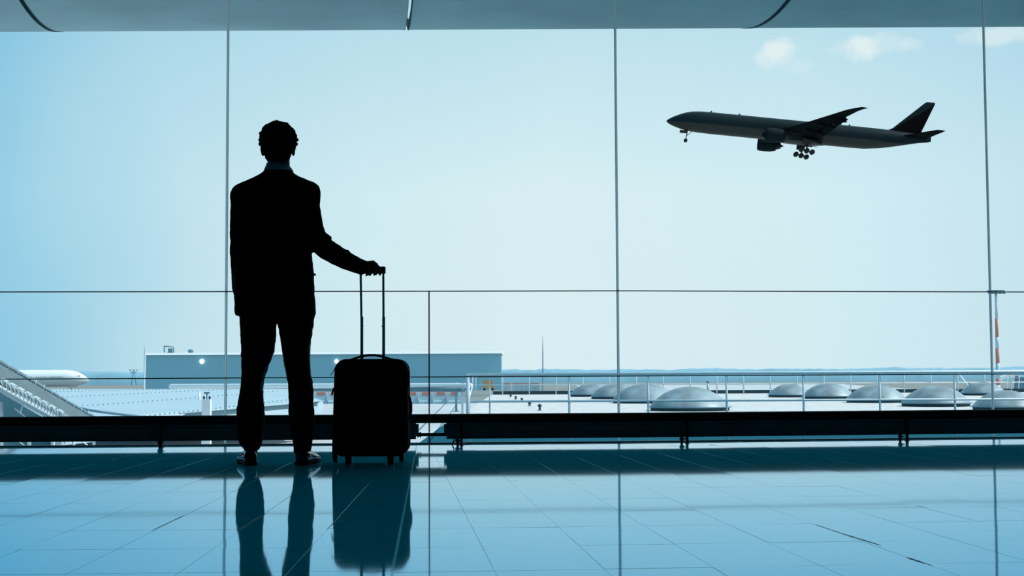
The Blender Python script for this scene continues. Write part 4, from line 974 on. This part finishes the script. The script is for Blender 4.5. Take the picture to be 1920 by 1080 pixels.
# ------------------------------------------------------------------ airliners (local: nose at origin, x forward, z up)
def airliner(name, label, mats, gear=True, ext_gear=0.0, nose=1.0):
    hull_m, wing_m, eng_m, fin_m, dark_m = mats
    R_ = empty(name); tag(R_, label, 'airplane')
    prof = [(0, .03, -.62), (.35, .42, -.60), (1.0, .85, -.56), (2.0, 1.35, -.46), (3.2, 1.82, -.34), (4.2, 2.18, -.24), (5.5, 2.55, -.14), (7.2, 2.86, -.05), (9.5, 3.04, 0), (13, 3.1, 0), (24, 3.1, 0), (40, 3.1, 0), (52, 3.1, 0), (56, 3.06, .04), (60, 2.78, .28), (64, 2.30, .66), (68, 1.72, 1.08), (71, 1.25, 1.36), (73.3, .85, 1.50), (74.3, .62, 1.52)]
    if nose < 1: prof = [(0, .05, -.75), (.25, .55, -.74), (.8, 1.05, -.68), (1.6, 1.55, -.55), (2.7, 2.05, -.38), (4, 2.5, -.22), (5.6, 2.85, -.1), (8, 3.06, 0)]+prof[9:]
    rings = []
    for x, r, zc in prof:
        wx = 1.0 if x < 70 else max(.35, 1-(x-70)*.16)
        rings.append([Vector((-x, r*wx*math.cos(2*PI*k/28), zc+r*(1+(.22 if x > 71 else 0))*math.sin(2*PI*k/28))) for k in range(28)])
    hull = MB().loft(rings).build('fuselage', hull_m, R_)
    def at_side(x, z_, s_, out=.02):
        r, zc = 3.1, 0
        for (x0, r_0, z0), (x1, r_1, z1) in zip(prof, prof[1:]):
            if x0 <= x <= x1: f_ = (x-x0)/(x1-x0); r = r_0+(r_1-r_0)*f_; zc = z0+(z1-z0)*f_
        dz = z_-zc; y = math.sqrt(max(.01, r*r-dz*dz))+out; return Vector((-x, s_*y, z_))
    wm = MB()
    for s_ in (-1, 1):
        for a_, b_ in ((9.0, 13.6), (14.6, 18.2), (20, 21.6), (23, 31), (32.4, 42), (46, 61.0)):
            x = a_
            while x < b_:
                q = at_side(x, .45, s_); wm.box(q, (.26, .06, .36)); x += .56 if a_ != 14.6 else .7
    tag(wm.build('cabin_window', dark_m, hull), kind='stuff')
    for s_ in (-1, 1):
        for x0, x1, z0, z1 in ((2.75, 3.35, .62, 1.05), (3.45, 4.15, .70, 1.25)):
            c = [at_side(x0, z0, s_, .015), at_side(x1, z0, s_, .015), at_side(x1, z1, s_, .015), at_side(x0+.2, z1, s_, .015)]
            MB().loft([c, [p_+Vector((0, s_*-.08, 0)) for p_ in c]], False).build('cockpit_window', dark_m, hull)
        for x in (7.4, 17.2, 30.5, 45.2, 60.5):
            dm = MB(); hh = .95
            for xa, xb, za, zb in ((x, x+1.1, -.72, -.66), (x, x+1.1, 1.22, 1.28), (x, x+.06, -.7, 1.25), (x+1.05, x+1.11, -.7, 1.25)):
                pts = []
                for f_ in range(5):
                    zz = za+(zb-za)*f_/4; pts.append([at_side(xa, zz, s_, .012), at_side(xb, zz, s_, .012), at_side(xb, zz, s_, -.05), at_side(xa, zz, s_, -.05)])
                dm.loft(pts, False)
            if x != 17.2: dm.build('door', eng_m, hull)
    # wing-body fairing
    MB().ell((-37, 0, -2.15), (10.5, 3.25, 1.55), 20, 12).build('belly_fairing', hull_m, R_)
    def surf(sec, nm, mm, s_, vert=False):     # sec: (span, LEx, chord, z, t)
        rings = []
        for sp, le, ch, z_, th in sec:
            rg = []
            for k in range(16):
                t_ = 2*PI*k/16; xx = .5-.5*math.cos(t_); yy = th*ch*math.sin(t_)*(1.25-.9*xx)*(.9 if math.sin(t_) > 0 else .7)
                if vert: rg.append(Vector((-(le+xx*ch), yy, sp)))
                else: rg.append(Vector((-(le+xx*ch), s_*sp, z_+yy-.035*xx*ch)))
            rings.append(rg)
        return MB().loft(rings).build(nm, mm, R_)
    wsec = [(1.5, 26.5, 14.8, -2.2, .075), (3.1, 27.6, 13.8, -2.0, .07), (10, 32.3, 8.7, -1.15, .06), (18, 37.6, 6.2, .25, .055), (26, 43.0, 3.9, 1.75, .05), (29.4, 45.4, 3.0, 2.45, .045), (31.2, 47.2, 2.3, 2.8, .04), (32.4, 48.7, 1.9, 3.05, .04)]
    for s_ in (-1, 1):
        wg = surf(wsec, 'wing', wing_m, s_)
        # extended flaps and their fairings
        for (y0, y1, xa, xb, c0, c1, za, zb) in ((3.4, 9.2, 41.0, 40.7, 2.6, 2.3, -2.75, -1.85), (11.0, 19.5, 40.6, 43.6, 2.2, 1.5, -1.75, -.1), (20.2, 25, 43.6, 46, 1.2, .9, .1, 1.1)):
            MB().loft([[Vector((-xa, s_*y0, za)), Vector((-xa, s_*y0, za+.28)), Vector((-xa-c0, s_*y0, za-.65)), Vector((-xa-c0, s_*y0, za-.72))], [Vector((-xb, s_*y1, zb)), Vector((-xb, s_*y1, zb+.25)), Vector((-xb-c1, s_*y1, zb-.45)), Vector((-xb-c1, s_*y1, zb-.5))]], False).build('flap', wing_m, wg)
        for yq, xq, zq in ((6.5, 40, -2.2), (13.5, 40, -1.3), (19, 42, -.2), (24, 44.3, .8)):
            MB().ell((-xq, s_*yq, zq-.3), (2.6, .32, .42), 10, 8, Matrix.Rotation(-.14, 3, 'Y')).build('flap_fairing', wing_m, wg)
        # engine
        ey, ex0, ez = s_*9.6, -27.3, -3.15
        eng = MB().revolve((ex0, ey, ez), (-1, 0, 0), [(.75, 1.45), (.25, 1.55), (.0, 1.72), (.15, 1.86), (.7, 1.97), (2.0, 2.03), (3.6, 1.95), (4.7, 1.72), (5.3, 1.5), (5.3, 1.32), (4.4, 1.3)], 28, cap=False).build('engine', eng_m, R_)
        MB().revolve((ex0-.75, ey, ez), (-1, 0, 0), [(0, .02), (.01, 1.5), (.06, 1.5)], 24).build('fan', dark_m, eng)
        MB().revolve((ex0-.1, ey, ez), (-1, 0, 0), [(0, .02), (.3, .28), (.7, .45)], 12).build('spinner', eng_m, eng)
        MB().revolve((ex0-4.6, ey, ez), (-1, 0, 0), [(0, 1.25), (1.0, 1.12), (2.0, .80), (2.0, .6), (1.5, .6)], 20, cap=False).build('core_nozzle', dark_m, eng)
        MB().revolve((ex0-6.2, ey, ez), (-1, 0, 0), [(0, .6), (1.3, .05)], 14).build('exhaust_cone', dark_m, eng)
        MB().loft([[Vector((ex0-2.2, ey+w2, ez+1.9)) for w2 in (-.1, .1)]+[Vector((ex0-2.2, ey+w2, ez+1.95)) for w2 in (.1, -.1)], [Vector((ex0-5.5, ey+w2, ez+1.3)) for w2 in (-.22, .22)]+[Vector((ex0-5.5, ey+w2, ez+2.5)) for w2 in (.22, -.22)], [Vector((ex0-9.5, ey+w2, ez+1.0)) for w2 in (-.12, .12)]+[Vector((ex0-9.5, ey+w2, ez+2.2)) for w2 in (.12, -.12)]], False).build('pylon', eng_m, eng)
        surf([(.6, 65.5, 7.3, 1.5, .05), (1.6, 66.3, 6.6, 1.6, .05), (10.75, 73.3, 2.4, 2.55, .05), (10.95, 74.2, 1.2, 2.57, .04)], 'tailplane', wing_m, s_)
    surf([(1.6, 60.5, 10.8, 0, .03), (2.9, 62.0, 9.4, 0, .045), (3.6, 63.4, 8.2, 0, .05), (11.5, 71.6, 2.9, 0, .05), (11.9, 72.2, 2.2, 0, .03)], 'fin', fin_m, 1, True)
    for x, z_ in ((12, 3.1), (20, 3.1), (48.5, 3.1), (51, 3.1)): MB().loft([[Vector((-x, -.03, z_-.05)), Vector((-x-.6, -.03, z_-.05)), Vector((-x-.6, .03, z_-.05)), Vector((-x, .03, z_-.05))], [Vector((-x-.3, -.02, z_+.4)), Vector((-x-.6, -.02, z_+.4)), Vector((-x-.6, .02, z_+.4)), Vector((-x-.3, .02, z_+.4))]], False).build('antenna', hull_m, hull)
    # landing gear
    eg = ext_gear
    ng = MB().tube([(-6.3, 0, -2.6), (-6.0, 0, -5.1-eg)], .13, 8).tube([(-7.6, 0, -2.8), (-6.1, 0, -4.2-eg*.5)], .09, 6).tube([(-6.0, -.45, -5.25-eg), (-6.0, .45, -5.25-eg)], .1, 6).build('nose_gear', dark_m, R_)
    for s_ in (-1, 1):
        MB().revolve((-6.0, s_*.42-.16, -5.25-eg), (0, 1, 0), [(0, .35), (.03, .52), (.29, .52), (.32, .35)], 16).build('wheel', dark_m, ng)
        MB().box((-5.2, s_*.45, -3.15), (2.2, .05, .75)).build('gear_door', hull_m, ng)
    for s_ in (-1, 1):
        y0 = s_*5.5; zb = -5.15-eg*2.2
        mg = MB().tube([(-39.4, y0*.8, -2.2), (-39.5, y0, zb)], [.28, .22], 10).tube([(-37.8, y0*.6, -2.6), (-39.4, y0, zb+1.2)], .12, 6).tube([(-39.4, s_*2.4, -3.0), (-39.4, y0, zb+1.4)], .12, 6).build('main_gear', dark_m, R_)
        tl_ = .16
        bz = lambda x: zb+(x+39.5)*tl_
        MB().tube([(-38.0, y0, bz(-38.0)), (-41.0, y0, bz(-41.0))], .16, 8).build('bogie_beam', dark_m, mg)
        for x in (-38.0, -39.5, -41.0):
            for q in (-1, 1):
                MB().revolve((x, y0+q*.7-.25, bz(x)), (0, 1, 0), [(0, .45), (.04, .68), (.46, .68), (.5, .45)], 16).build('wheel', dark_m, mg)
        MB().box((-39.2, y0*1.08, -3.4), (2.4, .06, 1.7)).build('gear_door', hull_m, mg)
    return R_
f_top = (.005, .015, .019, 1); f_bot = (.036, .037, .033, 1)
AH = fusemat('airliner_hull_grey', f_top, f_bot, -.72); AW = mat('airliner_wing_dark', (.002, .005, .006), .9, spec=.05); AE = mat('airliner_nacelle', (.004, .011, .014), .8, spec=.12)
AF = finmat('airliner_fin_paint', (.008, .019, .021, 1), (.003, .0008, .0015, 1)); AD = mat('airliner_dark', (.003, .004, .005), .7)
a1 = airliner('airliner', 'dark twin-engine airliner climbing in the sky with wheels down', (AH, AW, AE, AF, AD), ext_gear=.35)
ya, pi_, rl2 = 3.08672412, -0.11368428, -0.02985533
a1.matrix_world = Matrix.Translation((44.2, 403.07, 72.86)) @ Matrix.Rotation(ya, 4, 'Z') @ Matrix.Rotation(pi_, 4, 'Y') @ Matrix.Rotation(rl2, 4, 'X')
WH = fusemat('white_airliner_hull', (.82, .86, .88, 1), (.60, .68, .72, 1), .6); WW = mat('white_airliner_wing', (.5, .58, .62), .5); WD = mat('white_airliner_dark', (.06, .16, .22), .6)
a2 = airliner('airliner', 'white airliner parked on the airfield at far left, only its front showing', (WH, WW, WW, WH, WD), nose=.62)
np_ = at(166.5, 709, 530); a2.matrix_world = Matrix.Translation((np_.x, 530, np_.z)) @ Matrix.Rotation(math.radians(6), 4, 'Z')
